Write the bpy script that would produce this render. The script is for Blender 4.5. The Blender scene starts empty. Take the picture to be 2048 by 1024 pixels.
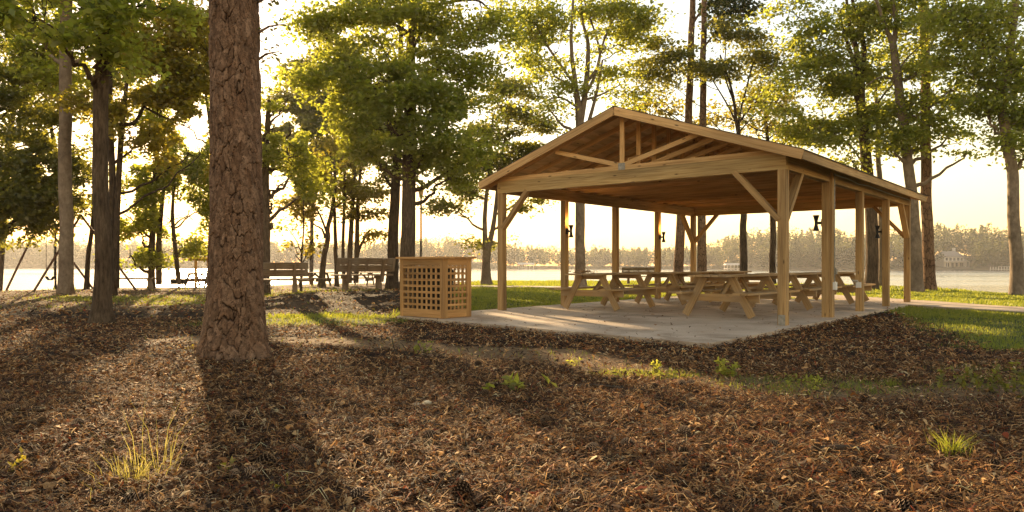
import bpy, math, random
import numpy as np
from mathutils import Vector, Matrix

# ------------------------------------------------------------------ camera, sky, sun
F, CX, YH, HC = 1422.0, 1024.0, 530.3, 0.98          # focal length in photo pixels, horizon row, eye height
scene = bpy.context.scene
COL = scene.collection
cam_d = bpy.data.cameras.new("camera")
cam_d.sensor_width = 36.0
cam_d.lens = F / 2048 * 36.0
cam_d.shift_y = (YH - 512) / 2048
cam_d.clip_start, cam_d.clip_end = 0.05, 6000
cam = bpy.data.objects.new("camera", cam_d)
cam.location = (0, 0, HC)
cam.rotation_euler = (math.radians(90), 0, 0)
COL.objects.link(cam)
scene.camera = cam

SUN_AZ, SUN_EL = math.radians(-23.2), math.radians(14.5)
world = bpy.data.worlds.new("World")
scene.world = world
world.use_nodes = True
wn, wl = world.node_tree.nodes, world.node_tree.links
wn.clear()
sky = wn.new("ShaderNodeTexSky")
sky.sky_type = 'NISHITA'
sky.sun_disc = False
sky.sun_elevation = SUN_EL
sky.sun_rotation = SUN_AZ
sky.air_density, sky.dust_density, sky.ozone_density = 1.5, 0.2, 1.0
tint = wn.new("ShaderNodeMix"); tint.data_type = 'RGBA'; tint.blend_type = 'MULTIPLY'
tint.inputs[0].default_value = 1.0
tint.inputs[7].default_value = (1.0, 0.785, 0.68, 1)
bg = wn.new("ShaderNodeBackground"); bg.inputs[1].default_value = 0.12
wo = wn.new("ShaderNodeOutputWorld")
wl.new(sky.outputs[0], tint.inputs[6]); wl.new(tint.outputs[2], bg.inputs[0]); wl.new(bg.outputs[0], wo.inputs[0])

sun_d = bpy.data.lights.new("sun", 'SUN')
sun_d.energy = 5.0
sun_d.color = (1.0, 0.72, 0.40)
sun_d.angle = math.radians(0.6)
sun = bpy.data.objects.new("sun", sun_d)
SV = Vector((math.sin(SUN_AZ) * math.cos(SUN_EL), math.cos(SUN_AZ) * math.cos(SUN_EL), math.sin(SUN_EL)))
sun.rotation_euler = SV.to_track_quat('Z', 'Y').to_euler()
sun.location = SV * 100
COL.objects.link(sun)

vs = scene.view_settings
vs.view_transform = 'Standard'
vs.look = 'None'
vs.gamma = 1.0
vs.exposure = 1.62
vs.use_curve_mapping = False
cy = scene.cycles
cy.max_bounces = 8; cy.diffuse_bounces = 4; cy.transmission_bounces = 6; cy.transparent_max_bounces = 8
cy.volume_bounces = 1
cy.sample_clamp_indirect = 6.0
cy.use_denoising = True
cy.caustics_reflective = cy.caustics_refractive = False

rng = np.random.default_rng(11)
random.seed(5)

# ------------------------------------------------------------------ helpers
def PX(px, Y):                       # world x of a photo column at depth Y
    return (px - CX) / F * Y
def PZ(py, Y):
    return HC + (YH - py) / F * Y
def YG(py, z=-0.06):                 # depth at which the ground is seen in a photo row
    return F * (HC - z) / (py - YH)

def tag(o, label=None, cat=None, group=None, kind=None):
    if label: o["label"] = label
    if cat: o["category"] = cat
    if group: o["group"] = group
    if kind: o["kind"] = kind
    return o
def empty(name, loc=(0, 0, 0), rz=0.0, label=None, cat=None, group=None):
    o = bpy.data.objects.new(name, None)
    o.empty_display_size = 0.2
    o.location = loc; o.rotation_euler = (0, 0, rz)
    COL.objects.link(o)
    return tag(o, label, cat, group)
def copy_tree(o, parent=None):
    c = o.copy(); COL.objects.link(c)
    if parent is not None: c.parent = parent
    for ch in list(o.children): copy_tree(ch, c)
    return c

class MB:
    def __init__(s):
        s.v, s.f, s.uv = [], [], []
    def add(s, verts, faces, uvs=None):
        n = len(s.v)
        s.v += [tuple(p) for p in verts]
        for i, f in enumerate(faces):
            s.f.append(tuple(k + n for k in f))
            s.uv.append(uvs[i] if uvs else [(0, 0)] * len(f))
    def bar(s, p0, p1, w, h, up=(0, 0, 1), off=None):
        p0, p1 = Vector(p0), Vector(p1)
        d = p1 - p0; L = d.length; d = d / L
        up = Vector(up)
        if abs(d.dot(up)) > .98: up = Vector((0, 1, 0)) if abs(d.y) < .9 else Vector((1, 0, 0))
        a = d.cross(up).normalized(); b = a.cross(d).normalized()
        vs_ = []
        for e in (p0, p1):
            for sa, sb in ((-1, -1), (1, -1), (1, 1), (-1, 1)):
                vs_.append(e + a * (sa * w / 2) + b * (sb * h / 2))
        fs = [(0, 3, 2, 1), (4, 5, 6, 7), (0, 1, 5, 4), (1, 2, 6, 5), (2, 3, 7, 6), (3, 0, 4, 7)]
        r = random.uniform(0, 90) if off is None else off
        q = random.uniform(0, 50)
        us = [[(q, r), (q, r + h), (q + w, r + h), (q + w, r)], [(q, r), (q + w, r), (q + w, r + h), (q, r + h)]]
        acc = r
        for k in range(4):
            wd = (w, h, w, h)[k]
            us.append([(q, acc), (q, acc + wd), (q + L, acc + wd), (q + L, acc)]); acc += wd
        s.add(vs_, fs, us)
    def box(s, x0, x1, y0, y1, z0, z1):
        d = (x1 - x0, y1 - y0, z1 - z0)
        c = Vector(((x0 + x1) / 2, (y0 + y1) / 2, (z0 + z1) / 2))
        k = max(range(3), key=lambda i: d[i])
        e = Vector((0, 0, 0)); e[k] = d[k] / 2
        if k == 0: s.bar(c - e, c + e, d[1], d[2], (0, 0, 1))
        elif k == 1: s.bar(c - e, c + e, d[0], d[2], (0, 0, 1))
        else: s.bar(c - e, c + e, d[0], d[1], (0, 1, 0))
    def tube(s, pts, rad, n=8, cap=True):
        pts = [Vector(p) for p in pts]
        N = len(pts)
        t0 = (pts[1] - pts[0]).normalized()
        a = t0.cross(Vector((0, 1, 0)) if abs(t0.y) < .8 else Vector((1, 0, 0))).normalized()
        base = len(s.v); acc = 0.0
        q = random.uniform(0, 40)
        vv, ff, uu = [], [], []
        lens = []
        for i in range(N):
            t = (pts[min(i + 1, N - 1)] - pts[max(i - 1, 0)]).normalized()
            a = (a - t * a.dot(t)).normalized(); b = t.cross(a)
            if i: acc += (pts[i] - pts[i - 1]).length
            lens.append(acc)
            for k in range(n):
                th = 2 * math.pi * k / n
                vv.append(pts[i] + (a * math.cos(th) + b * math.sin(th)) * rad[i])
        c = 2 * math.pi * max(rad)
        for i in range(N - 1):
            for k in range(n):
                k2 = (k + 1) % n
                ff.append((i * n + k, i * n + k2, (i + 1) * n + k2, (i + 1) * n + k))
                u0, u1 = c * k / n, c * (k + 1) / n
                uu.append([(lens[i] + q, u0), (lens[i] + q, u1), (lens[i + 1] + q, u1), (lens[i + 1] + q, u0)])
        if cap:
            ff.append(tuple(range(n - 1, -1, -1))); uu.append([(0, 0)] * n)
            ff.append(tuple((N - 1) * n + k for k in range(n))); uu.append([(0, 0)] * n)
        s.add(vv, ff, uu)
    def lathe(s, prof, c=(0, 0, 0), n=16):
        c = Vector(c); N = len(prof); vv, ff = [], []
        for r, z in prof:
            for k in range(n):
                th = 2 * math.pi * k / n
                vv.append(c + Vector((r * math.cos(th), r * math.sin(th), z)))
        for i in range(N - 1):
            for k in range(n):
                k2 = (k + 1) % n
                ff.append((i * n + k, i * n + k2, (i + 1) * n + k2, (i + 1) * n + k))
        ff.append(tuple(range(n - 1, -1, -1))); ff.append(tuple((N - 1) * n + k for k in range(n)))
        s.add(vv, ff)
    def build(s, name, mat, parent=None, smooth=False, origin=None):
        me = bpy.data.meshes.new(name)
        v = s.v
        if origin is not None:
            o_ = Vector(origin); v = [tuple(Vector(p) - o_) for p in v]
        me.from_pydata(v, [], s.f)
        ul = me.uv_layers.new(name="UVMap")
        flat = np.array([c for f in s.uv for p in f for c in p], dtype=np.float32)
        ul.data.foreach_set("uv", flat)
        if smooth: me.polygons.foreach_set("use_smooth", np.ones(len(me.polygons), dtype=bool))
        me.materials.append(mat)
        o = bpy.data.objects.new(name, me); COL.objects.link(o)
        if parent is not None: o.parent = parent
        return o

def quads_object(name, V, quads_per, mat, parent=None, attr=None, col=None, smooth=False):
    """V: (N, k, 3) with faces given as list of index tuples per element."""
    N, k, _ = V.shape
    fs = np.array(quads_per, dtype=np.int32)             # (m, 4)
    m = fs.shape[0]; nv = fs.shape[1]
    idx = (fs[None] + (np.arange(N, dtype=np.int32) * k)[:, None, None]).reshape(-1)
    me = bpy.data.meshes.new(name)
    me.vertices.add(N * k)
    me.vertices.foreach_set("co", V.reshape(-1).astype(np.float32))
    me.loops.add(N * m * nv)
    me.loops.foreach_set("vertex_index", idx)
    me.polygons.add(N * m)
    me.polygons.foreach_set("loop_start", np.arange(0, N * m * nv, nv, dtype=np.int32))
    if attr is not None:
        a = me.attributes.new("tone", 'FLOAT', 'POINT')
        a.data.foreach_set("value", np.repeat(attr, k).astype(np.float32))
    if col is not None:
        a = me.attributes.new("tint", 'FLOAT_COLOR', 'POINT')
        c4 = np.concatenate([col, np.ones((N, 1))], 1)
        a.data.foreach_set("color", np.repeat(c4, k, axis=0).reshape(-1).astype(np.float32))
    if smooth:
        me.polygons.foreach_set("use_smooth", np.ones(N * m, dtype=bool))
    me.update(calc_edges=True)
    me.validate()
    me.materials.append(mat)
    o = bpy.data.objects.new(name, me); COL.objects.link(o)
    if parent is not None: o.parent = parent
    return o

# numpy value noise
_perm = rng.random((256, 256))
def vnoise(x, y):
    x = np.asarray(x, float); y = np.asarray(y, float)
    xi, yi = np.floor(x).astype(int), np.floor(y).astype(int)
    fx, fy = x - xi, y - yi
    fx = fx * fx * (3 - 2 * fx); fy = fy * fy * (3 - 2 * fy)
    g = lambda a, b: _perm[a % 256, b % 256]
    return (g(xi, yi) * (1 - fx) + g(xi + 1, yi) * fx) * (1 - fy) + (g(xi, yi + 1) * (1 - fx) + g(xi + 1, yi + 1) * fx) * fy
def fbm(x, y, o=4):
    r, a, s_ = 0, .5, 0
    for i in range(o):
        r = r + a * vnoise(x * 2 ** i + 17.3 * i, y * 2 ** i + 9.1 * i); s_ += a; a *= .5
    return r / s_
def sstep(a, b, x):
    t = np.clip((x - a) / (b - a), 0, 1)
    return t * t * (3 - 2 * t)

# ------------------------------------------------------------------ materials
def newmat(name):
    m = bpy.data.materials.new(name); m.use_nodes = True
    nt = m.node_tree; nt.nodes.clear()
    out = nt.nodes.new("ShaderNodeOutputMaterial")
    return m, nt, out
def N(nt, t, **kw):
    n = nt.nodes.new(t)
    for k, v in kw.items(): setattr(n, k, v)
    return n
def ramp(nt, stops, interp='LINEAR'):
    r = nt.nodes.new("ShaderNodeValToRGB"); r.color_ramp.interpolation = interp
    e = r.color_ramp.elements
    while len(e) < len(stops): e.new(.5)
    for i, (p, c) in enumerate(stops):
        e[i].position = p; e[i].color = (*c, 1) if len(c) == 3 else c
    return r
def mixc(nt, a, b, fac, mode='MIX'):
    n = nt.nodes.new("ShaderNodeMix"); n.data_type = 'RGBA'; n.blend_type = mode
    for sock, v in ((n.inputs[0], fac), (n.inputs[6], a), (n.inputs[7], b)):
        if hasattr(v, "is_linked") or hasattr(v, "links"): nt.links.new(v, sock)
        elif isinstance(v, (int, float)): sock.default_value = v
        else: sock.default_value = (*v, 1)
    return n.outputs[2]
def principled(nt, out, color, rough=.8, bump=None, bstr=.3, bdist=.02, spec=.3, metal=0):
    p = nt.nodes.new("ShaderNodeBsdfPrincipled")
    if isinstance(color, tuple): p.inputs["Base Color"].default_value = (*color, 1)
    else: nt.links.new(color, p.inputs["Base Color"])
    p.inputs["Roughness"].default_value = rough
    p.inputs["Specular IOR Level"].default_value = spec
    p.inputs["Metallic"].default_value = metal
    if bump is not None:
        b = nt.nodes.new("ShaderNodeBump"); b.inputs["Strength"].default_value = bstr; b.inputs["Distance"].default_value = bdist
        nt.links.new(bump, b.inputs["Height"]); nt.links.new(b.outputs[0], p.inputs["Normal"])
    nt.links.new(p.outputs[0], out.inputs[0])
    return p

def wood_mat(name, lo, mid, hi, knot=(.06, .03, .012), rough=.75, knots=True, grain=1.0, weather=None):
    m, nt, out = newmat(name)
    uv = N(nt, "ShaderNodeUVMap"); uv.uv_map = "UVMap"
    mp = N(nt, "ShaderNodeMapping"); mp.inputs["Scale"].default_value = (1.6, 38 * grain, 1)
    nt.links.new(uv.outputs[0], mp.inputs[0])
    n1 = N(nt, "ShaderNodeTexNoise"); n1.inputs["Scale"].default_value = 1; n1.inputs["Detail"].default_value = 6; n1.inputs["Distortion"].default_value = .6
    nt.links.new(mp.outputs[0], n1.inputs[0])
    r = ramp(nt, [(.3, lo), (.5, mid), (.72, hi)])
    nt.links.new(n1.outputs[0], r.inputs[0])
    c = r.outputs[0]
    mp2 = N(nt, "ShaderNodeMapping"); mp2.inputs["Scale"].default_value = (.35, 3.1, 1)
    nt.links.new(uv.outputs[0], mp2.inputs[0])
    n2 = N(nt, "ShaderNodeTexNoise"); n2.inputs["Scale"].default_value = 1; n2.inputs["Detail"].default_value = 2
    nt.links.new(mp2.outputs[0], n2.inputs[0])
    r2 = ramp(nt, [(.3, (.55, .53, .50)), (.7, (1.28, 1.22, 1.12))])
    nt.links.new(n2.outputs[0], r2.inputs[0])
    c = mixc(nt, c, r2.outputs[0], 1.0, 'MULTIPLY')
    if knots:
        mp3 = N(nt, "ShaderNodeMapping"); mp3.inputs["Scale"].default_value = (2.4, 7.5, 1)
        nt.links.new(uv.outputs[0], mp3.inputs[0])
        vo = N(nt, "ShaderNodeTexVoronoi"); vo.inputs["Scale"].default_value = 1; vo.inputs["Randomness"].default_value = 1
        nt.links.new(mp3.outputs[0], vo.inputs[0])
        rk = ramp(nt, [(.05, (.85,) * 3), (.13, (0,) * 3)])
        nt.links.new(vo.outputs["Distance"], rk.inputs[0])
        c = mixc(nt, c, knot, rk.outputs[0])
    if weather:
        tc = N(nt, "ShaderNodeTexCoord")
        n4 = N(nt, "ShaderNodeTexNoise"); n4.inputs["Scale"].default_value = 2.2; n4.inputs["Detail"].default_value = 5
        nt.links.new(tc.outputs["Object"], n4.inputs[0])
        r4 = ramp(nt, [(.42, (0,) * 3), (.68, (.8,) * 3)])
        nt.links.new(n4.outputs[0], r4.inputs[0])
        c = mixc(nt, c, weather, r4.outputs[0])
    principled(nt, out, c, rough, n1.outputs[0], .25, .004)
    return m

def bark_mat(name, dark, light, sx=9, sz=2.2, bstr=.9, bdist=.03, plates=False):
    m, nt, out = newmat(name)
    tc = N(nt, "ShaderNodeTexCoord")
    mp = N(nt, "ShaderNodeMapping"); mp.inputs["Scale"].default_value = (sx, sx, sz)
    nt.links.new(tc.outputs["Object"], mp.inputs[0])
    n0 = N(nt, "ShaderNodeTexNoise"); n0.inputs["Scale"].default_value = 1.2; n0.inputs["Detail"].default_value = 3
    nt.links.new(mp.outputs[0], n0.inputs[0])
    wv = mixc(nt, mp.outputs[0], n0.outputs["Color"], .35)
    if plates:
        vo = N(nt, "ShaderNodeTexVoronoi"); vo.feature = 'DISTANCE_TO_EDGE'; vo.inputs["Scale"].default_value = 1.6
        nt.links.new(wv, vo.inputs[0])
        rr = ramp(nt, [(.0, (0,) * 3), (.085, (1,) * 3)]); nt.links.new(vo.outputs[0], rr.inputs[0])
        h = rr.outputs[0]
    else:
        n1 = N(nt, "ShaderNodeTexNoise"); n1.inputs["Scale"].default_value = 2.5; n1.inputs["Detail"].default_value = 8; n1.inputs["Roughness"].default_value = .7
        nt.links.new(wv, n1.inputs[0])
        rr = ramp(nt, [(.32, (0,) * 3), (.66, (1,) * 3)]); nt.links.new(n1.outputs[0], rr.inputs[0])
        h = rr.outputs[0]
    c = mixc(nt, dark, light, h)
    n3 = N(nt, "ShaderNodeTexNoise"); n3.inputs["Scale"].default_value = 1.3; n3.inputs["Detail"].default_value = 4
    nt.links.new(tc.outputs["Object"], n3.inputs[0])
    r3 = ramp(nt, [(.3, (.7, .68, .66)), (.7, (1.2, 1.2, 1.15))]); nt.links.new(n3.outputs[0], r3.inputs[0])
    c = mixc(nt, c, r3.outputs[0], 1.0, 'MULTIPLY')
    principled(nt, out, c, .95, h, bstr, bdist, spec=.1)
    return m

def leaf_mat(name, d0, d1, t0, t1, tw=.55):
    m, nt, out = newmat(name)
    at = N(nt, "ShaderNodeAttribute"); at.attribute_name = "tone"
    rd = ramp(nt, [(0, d0), (1, d1)]); nt.links.new(at.outputs["Fac"], rd.inputs[0])
    rt = ramp(nt, [(0, t0), (1, t1)]); nt.links.new(at.outputs["Fac"], rt.inputs[0])
    df = N(nt, "ShaderNodeBsdfDiffuse"); nt.links.new(rd.outputs[0], df.inputs[0])
    tr = N(nt, "ShaderNodeBsdfTranslucent"); nt.links.new(rt.outputs[0], tr.inputs[0])
    mx = N(nt, "ShaderNodeMixShader"); mx.inputs[0].default_value = tw
    nt.links.new(df.outputs[0], mx.inputs[1]); nt.links.new(tr.outputs[0], mx.inputs[2])
    gl = N(nt, "ShaderNodeBsdfGlossy"); gl.inputs["Roughness"].default_value = .45; gl.inputs[0].default_value = (.9, .9, .8, 1)
    mg = N(nt, "ShaderNodeMixShader"); mg.inputs[0].default_value = .04
    nt.links.new(mx.outputs[0], mg.inputs[1]); nt.links.new(gl.outputs[0], mg.inputs[2])
    nt.links.new(mg.outputs[0], out.inputs[0])
    return m

def tint_mat(name, tw=.25, rough=.9):
    m, nt, out = newmat(name)
    at = N(nt, "ShaderNodeAttribute"); at.attribute_name = "tint"
    df = N(nt, "ShaderNodeBsdfPrincipled"); nt.links.new(at.outputs["Color"], df.inputs["Base Color"])
    df.inputs["Roughness"].default_value = rough; df.inputs["Specular IOR Level"].default_value = .25
    tr = N(nt, "ShaderNodeBsdfTranslucent"); nt.links.new(at.outputs["Color"], tr.inputs[0])
    mx = N(nt, "ShaderNodeMixShader"); mx.inputs[0].default_value = tw
    nt.links.new(df.outputs[0], mx.inputs[1]); nt.links.new(tr.outputs[0], mx.inputs[2])
    nt.links.new(mx.outputs[0], out.inputs[0])
    return m
def plain(name, c, rough=.6, metal=0, noise=0.0, nscale=20):
    m, nt, out = newmat(name)
    if noise:
        tc = N(nt, "ShaderNodeTexCoord")
        n1 = N(nt, "ShaderNodeTexNoise"); n1.inputs["Scale"].default_value = nscale; n1.inputs["Detail"].default_value = 5
        nt.links.new(tc.outputs["Object"], n1.inputs[0])
        r = ramp(nt, [(.3, tuple(x * (1 - noise) for x in c)), (.7, tuple(min(1, x * (1 + noise)) for x in c))])
        nt.links.new(n1.outputs[0], r.inputs[0])
        principled(nt, out, r.outputs[0], rough, n1.outputs[0], .2, .005, metal=metal)
    else:
        principled(nt, out, c, rough, metal=metal)
    return m

M = {}
M['beam'] = wood_mat("treated_beam_wood", (.30, .19, .075), (.44, .31, .135), (.55, .41, .20))
M['truss'] = wood_mat("truss_pine_wood", (.46, .28, .115), (.62, .40, .18), (.72, .50, .25))
M['post'] = wood_mat("post_wood", (.27, .165, .07), (.40, .26, .115), (.50, .35, .17))
M['deck'] = wood_mat("roof_sheathing_plywood", (.54, .36, .17), (.66, .47, .24), (.74, .56, .32), grain=.3)
M['table'] = wood_mat("table_wood", (.27, .17, .075), (.38, .25, .115), (.48, .33, .16), weather=(.34, .26, .17))
M['box'] = wood_mat("lattice_cedar_wood", (.32, .17, .06), (.45, .26, .10), (.56, .34, .15))
M['oldwood'] = wood_mat("weathered_bench_wood", (.13, .085, .05), (.21, .14, .08), (.29, .205, .125), weather=(.24, .19, .13))
M['pine'] = bark_mat("pine_bark", (.06, .038, .024), (.24, .15, .095), 9, 3.6, 1, .03, plates=True)
M['bark'] = bark_mat("rough_grey_bark", (.045, .031, .021), (.19, .135, .088), 14, 2.6)
M['barkdark'] = bark_mat("dark_bark", (.03, .021, .015), (.13, .092, .06), 12, 2.6)
M['barksmooth'] = bark_mat("smooth_grey_bark", (.14, .105, .075), (.28, .22, .165), 5, 3, .4, .01)
M['twig'] = plain("twig_bark", (.07, .048, .03), .95, noise=.4, nscale=30)
M['leafA'] = leaf_mat("maple_leaf", (.060, .092, .015), (.155, .175, .032), (.40, .46, .045), (.76, .72, .08), .6)
M['leafB'] = leaf_mat("dark_leaf", (.044, .058, .014), (.095, .105, .025), (.27, .27, .03), (.50, .45, .055), .58)
M['leafC'] = leaf_mat("amber_leaf", (.07, .072, .013), (.15, .13, .025), (.42, .36, .03), (.72, .56, .05))
M['needle'] = leaf_mat("pine_needle", (.02, .035, .012), (.05, .065, .02), (.06, .08, .02), (.12, .13, .03), .3)
M['far'] = leaf_mat("far_foliage", (.026, .038, .014), (.075, .088, .028), (.10, .11, .03), (.22, .21, .05), .45)
M['grass'] = leaf_mat("grass_blade", (.06, .095, .012), (.13, .16, .025), (.30, .36, .03), (.55, .52, .05), .5)
M['straw'] = leaf_mat("straw_grass", (.2, .17, .04), (.35, .29, .08), (.42, .37, .06), (.62, .52, .12), .5)
M['litter'] = tint_mat("forest_litter", .28, .8)
M['shingle'] = plain("asphalt_shingle", (.06, .05, .042), .95, noise=.5, nscale=60)
M['metal'] = plain("galvanised_steel", (.30, .285, .25), .55, .6, noise=.3)
M['black'] = plain("black_painted_metal", (.012, .012, .012), .45)
M['dark'] = plain("dark_iron", (.045, .035, .028), .7, .3, noise=.3)
M['bin'] = plain("dark_bin_plastic", (.02, .018, .016), .6)
M['white'] = plain("white_plastic_box", (.7, .69, .65), .5)
M['rust'] = plain("painted_pipe", (.13, .075, .05), .6, .2, noise=.3)
M['stone'] = plain("pale_fungus", (.62, .5, .32), .9, noise=.25, nscale=30)
M['house'] = plain("pale_siding", (.66, .58, .48), .8)
M['roofing'] = plain("house_roof", (.36, .29, .23), .9)
M['window'] = plain("dark_window_glass", (.06, .06, .06), .2)
M['cone'] = plain("pine_cone_scale", (.075, .042, .022), .85, noise=.5, nscale=60)
M['orange'] = plain("orange_dead_leaf", (.62, .15, .03), .8)
M['brownleaf'] = plain("brown_dead_leaf", (.36, .20, .08), .85, noise=.3, nscale=40)
M['stick'] = plain("pale_stick", (.33, .2, .10), .9, noise=.4, nscale=25)
m, nt, out = newmat("lamp_glass")
em = N(nt, "ShaderNodeEmission"); em.inputs[0].default_value = (1, .62, .22, 1); em.inputs[1].default_value = 5
nt.links.new(em.outputs[0], out.inputs[0]); M['glow'] = m

# concrete
m, nt, out = newmat("concrete")
tc = N(nt, "ShaderNodeTexCoord")
n1 = N(nt, "ShaderNodeTexNoise"); n1.inputs["Scale"].default_value = 1.1; n1.inputs["Detail"].default_value = 8; n1.inputs["Roughness"].default_value = .65
n2 = N(nt, "ShaderNodeTexNoise"); n2.inputs["Scale"].default_value = 45; n2.inputs["Detail"].default_value = 4
nt.links.new(tc.outputs["Object"], n1.inputs[0]); nt.links.new(tc.outputs["Object"], n2.inputs[0])
r1 = ramp(nt, [(.25, (.39, .285, .195)), (.5, (.54, .415, .295)), (.75, (.62, .49, .36))])
nt.links.new(n1.outputs[0], r1.inputs[0])
r2 = ramp(nt, [(.3, (.84,) * 3), (.7, (1.1,) * 3)]); nt.links.new(n2.outputs[0], r2.inputs[0])
c = mixc(nt, r1.outputs[0], r2.outputs[0], 1.0, 'MULTIPLY')
n5 = N(nt, "ShaderNodeTexNoise"); n5.inputs["Scale"].default_value = .55; n5.inputs["Detail"].default_value = 7; n5.inputs["Roughness"].default_value = .6; n5.inputs["Distortion"].default_value = 1.2
nt.links.new(tc.outputs["Object"], n5.inputs[0])
r5 = ramp(nt, [(.36, (.66, .62, .57)), (.50, (1.0,) * 3), (.7, (1.06, 1.04, 1.0))]); nt.links.new(n5.outputs[0], r5.inputs[0])
c = mixc(nt, c, r5.outputs[0], 1.0, 'MULTIPLY')
principled(nt, out, c, .75, n2.outputs[0], .25, .004, spec=.4)
M['concrete'] = m

# ground: attribute 'tint' carries the soil / turf colour, noise breaks it up
m, nt, out = newmat("ground_soil")
at = N(nt, "ShaderNodeAttribute"); at.attribute_name = "tint"
tc = N(nt, "ShaderNodeTexCoord")
n1 = N(nt, "ShaderNodeTexNoise"); n1.inputs["Scale"].default_value = 16; n1.inputs["Detail"].default_value = 8; n1.inputs["Roughness"].default_value = .75
n2 = N(nt, "ShaderNodeTexVoronoi"); n2.inputs["Scale"].default_value = 34
nt.links.new(tc.outputs["Object"], n1.inputs[0]); nt.links.new(tc.outputs["Object"], n2.inputs[0])
r1 = ramp(nt, [(.3, (.45, .43, .4)), (.5, (.95,) * 3), (.75, (1.6, 1.55, 1.45))]); nt.links.new(n1.outputs[0], r1.inputs[0])
c = mixc(nt, at.outputs["Color"], r1.outputs[0], 1.0, 'MULTIPLY')
hm = N(nt, "ShaderNodeMath"); hm.operation = 'ADD'; nt.links.new(n1.outputs[0], hm.inputs[0]); nt.links.new(n2.outputs["Distance"], hm.inputs[1])
principled(nt, out, c, .95, hm.outputs[0], .8, .03, spec=.15)
M['ground'] = m

# water
m, nt, out = newmat("lake_water")
tc = N(nt, "ShaderNodeTexCoord")
mp = N(nt, "ShaderNodeMapping"); mp.inputs["Scale"].default_value = (.35, 1.1, 1)
nt.links.new(tc.outputs["Object"], mp.inputs[0])
n1 = N(nt, "ShaderNodeTexNoise"); n1.inputs["Scale"].default_value = .8; n1.inputs["Detail"].default_value = 6
nt.links.new(mp.outputs[0], n1.inputs[0])
mp2 = N(nt, "ShaderNodeMapping"); mp2.inputs["Scale"].default_value = (.006, .03, 1)
nt.links.new(tc.outputs["Object"], mp2.inputs[0])
n3 = N(nt, "ShaderNodeTexNoise"); n3.inputs["Scale"].default_value = 1; n3.inputs["Detail"].default_value = 5
nt.links.new(mp2.outputs[0], n3.inputs[0])
rr = ramp(nt, [(.35, (.10,) * 3), (.7, (.30,) * 3)]); nt.links.new(n3.outputs[0], rr.inputs[0])
p = principled(nt, out, (.10, .085, .065), .12, n1.outputs[0], .55, .16, spec=.7)
nt.links.new(rr.outputs[0], p.inputs["Roughness"])
M['water'] = m

# ------------------------------------------------------------------ terrain
ANG = math.radians(-40)
FR = np.array([4.433, 11.62])
PW, PL, PH = 6.07, 9.33, 2.54
AX = np.array([math.cos(ANG), math.sin(ANG)]); AY = np.array([-math.sin(ANG), math.cos(ANG)])
def loc_uv(x, y):                        # pavilion coordinates (a: right, b: back) from the near right post
    dx, dy = x - FR[0], y - FR[1]
    return dx * AX[0] + dy * AX[1], dx * AY[0] + dy * AY[1]
def slab_front(a):                       # the slab's front edge runs slightly skew to the posts
    return -3.36 + (.25 - a) * .10
def pav(a, b, z=0.0):
    p = FR + AX * a + AY * b
    return (p[0], p[1], z)

SH = np.array([(-2000, 30), (0, 29.5), (200, 32), (300, 34), (520, 36), (700, 40), (1000, 47), (1250, 46), (1600, 39), (1760, 35.5), (1860, 33), (1950, 29), (2048, 26.5), (4000, 24)])
def shore(x, y):
    px = CX + F * x / np.maximum(y, 1.0)
    s_ = np.interp(px, SH[:, 0], SH[:, 1])
    return y - s_ + (fbm(x * .35 + 3, y * .1, 3) - .5) * 1.6
def height(x, y):
    h = -0.07 + (fbm(x * .18 + 5, y * .18 + 2, 3) - .5) * .05
    h = h + .32 * np.exp(-np.abs((x + 4.2) / 3.0) ** 3 - np.abs((y - 20.2) / 3.4) ** 3)
    a, b = loc_uv(x, y)
    ds = np.maximum(np.maximum(-6.42 - a, a - .25), np.maximum(slab_front(a) - b, b - 9.55))
    near = 1 - sstep(0, 1.2, ds)
    h = h * (1 - near) + (-.055) * near
    h = np.where(ds < -.12, -.09, h)
    sd = shore(x, y)
    h = h - sstep(-.5, 4.5, sd) * 2.6
    return h
LAWN_PATH = np.array([(19, 0), (15, 9), (12.2, 14.7), (10.75, 18), (10.3, 21.5), (9.0, 26), (5, 30.8), (0, 33.6), (-5, 35)])
def poly_dist(x, y, P):
    d = np.full(np.shape(x), 1e9)
    for (x0, y0), (x1, y1) in zip(P[:-1], P[1:]):
        vx, vy = x1 - x0, y1 - y0
        t = np.clip(((x - x0) * vx + (y - y0) * vy) / (vx * vx + vy * vy), 0, 1)
        d = np.minimum(d, np.hypot(x - x0 - t * vx, y - y0 - t * vy))
    return d
BAND = np.array([(-4.6, 10.4), (-3.0, 9.9), (-1.4, 9.2), (.43, 8.3), (1.31, 7.0), (2.37, 6.1), (3.5, 5.9), (5, 6.4), (7, 7)])
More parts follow.
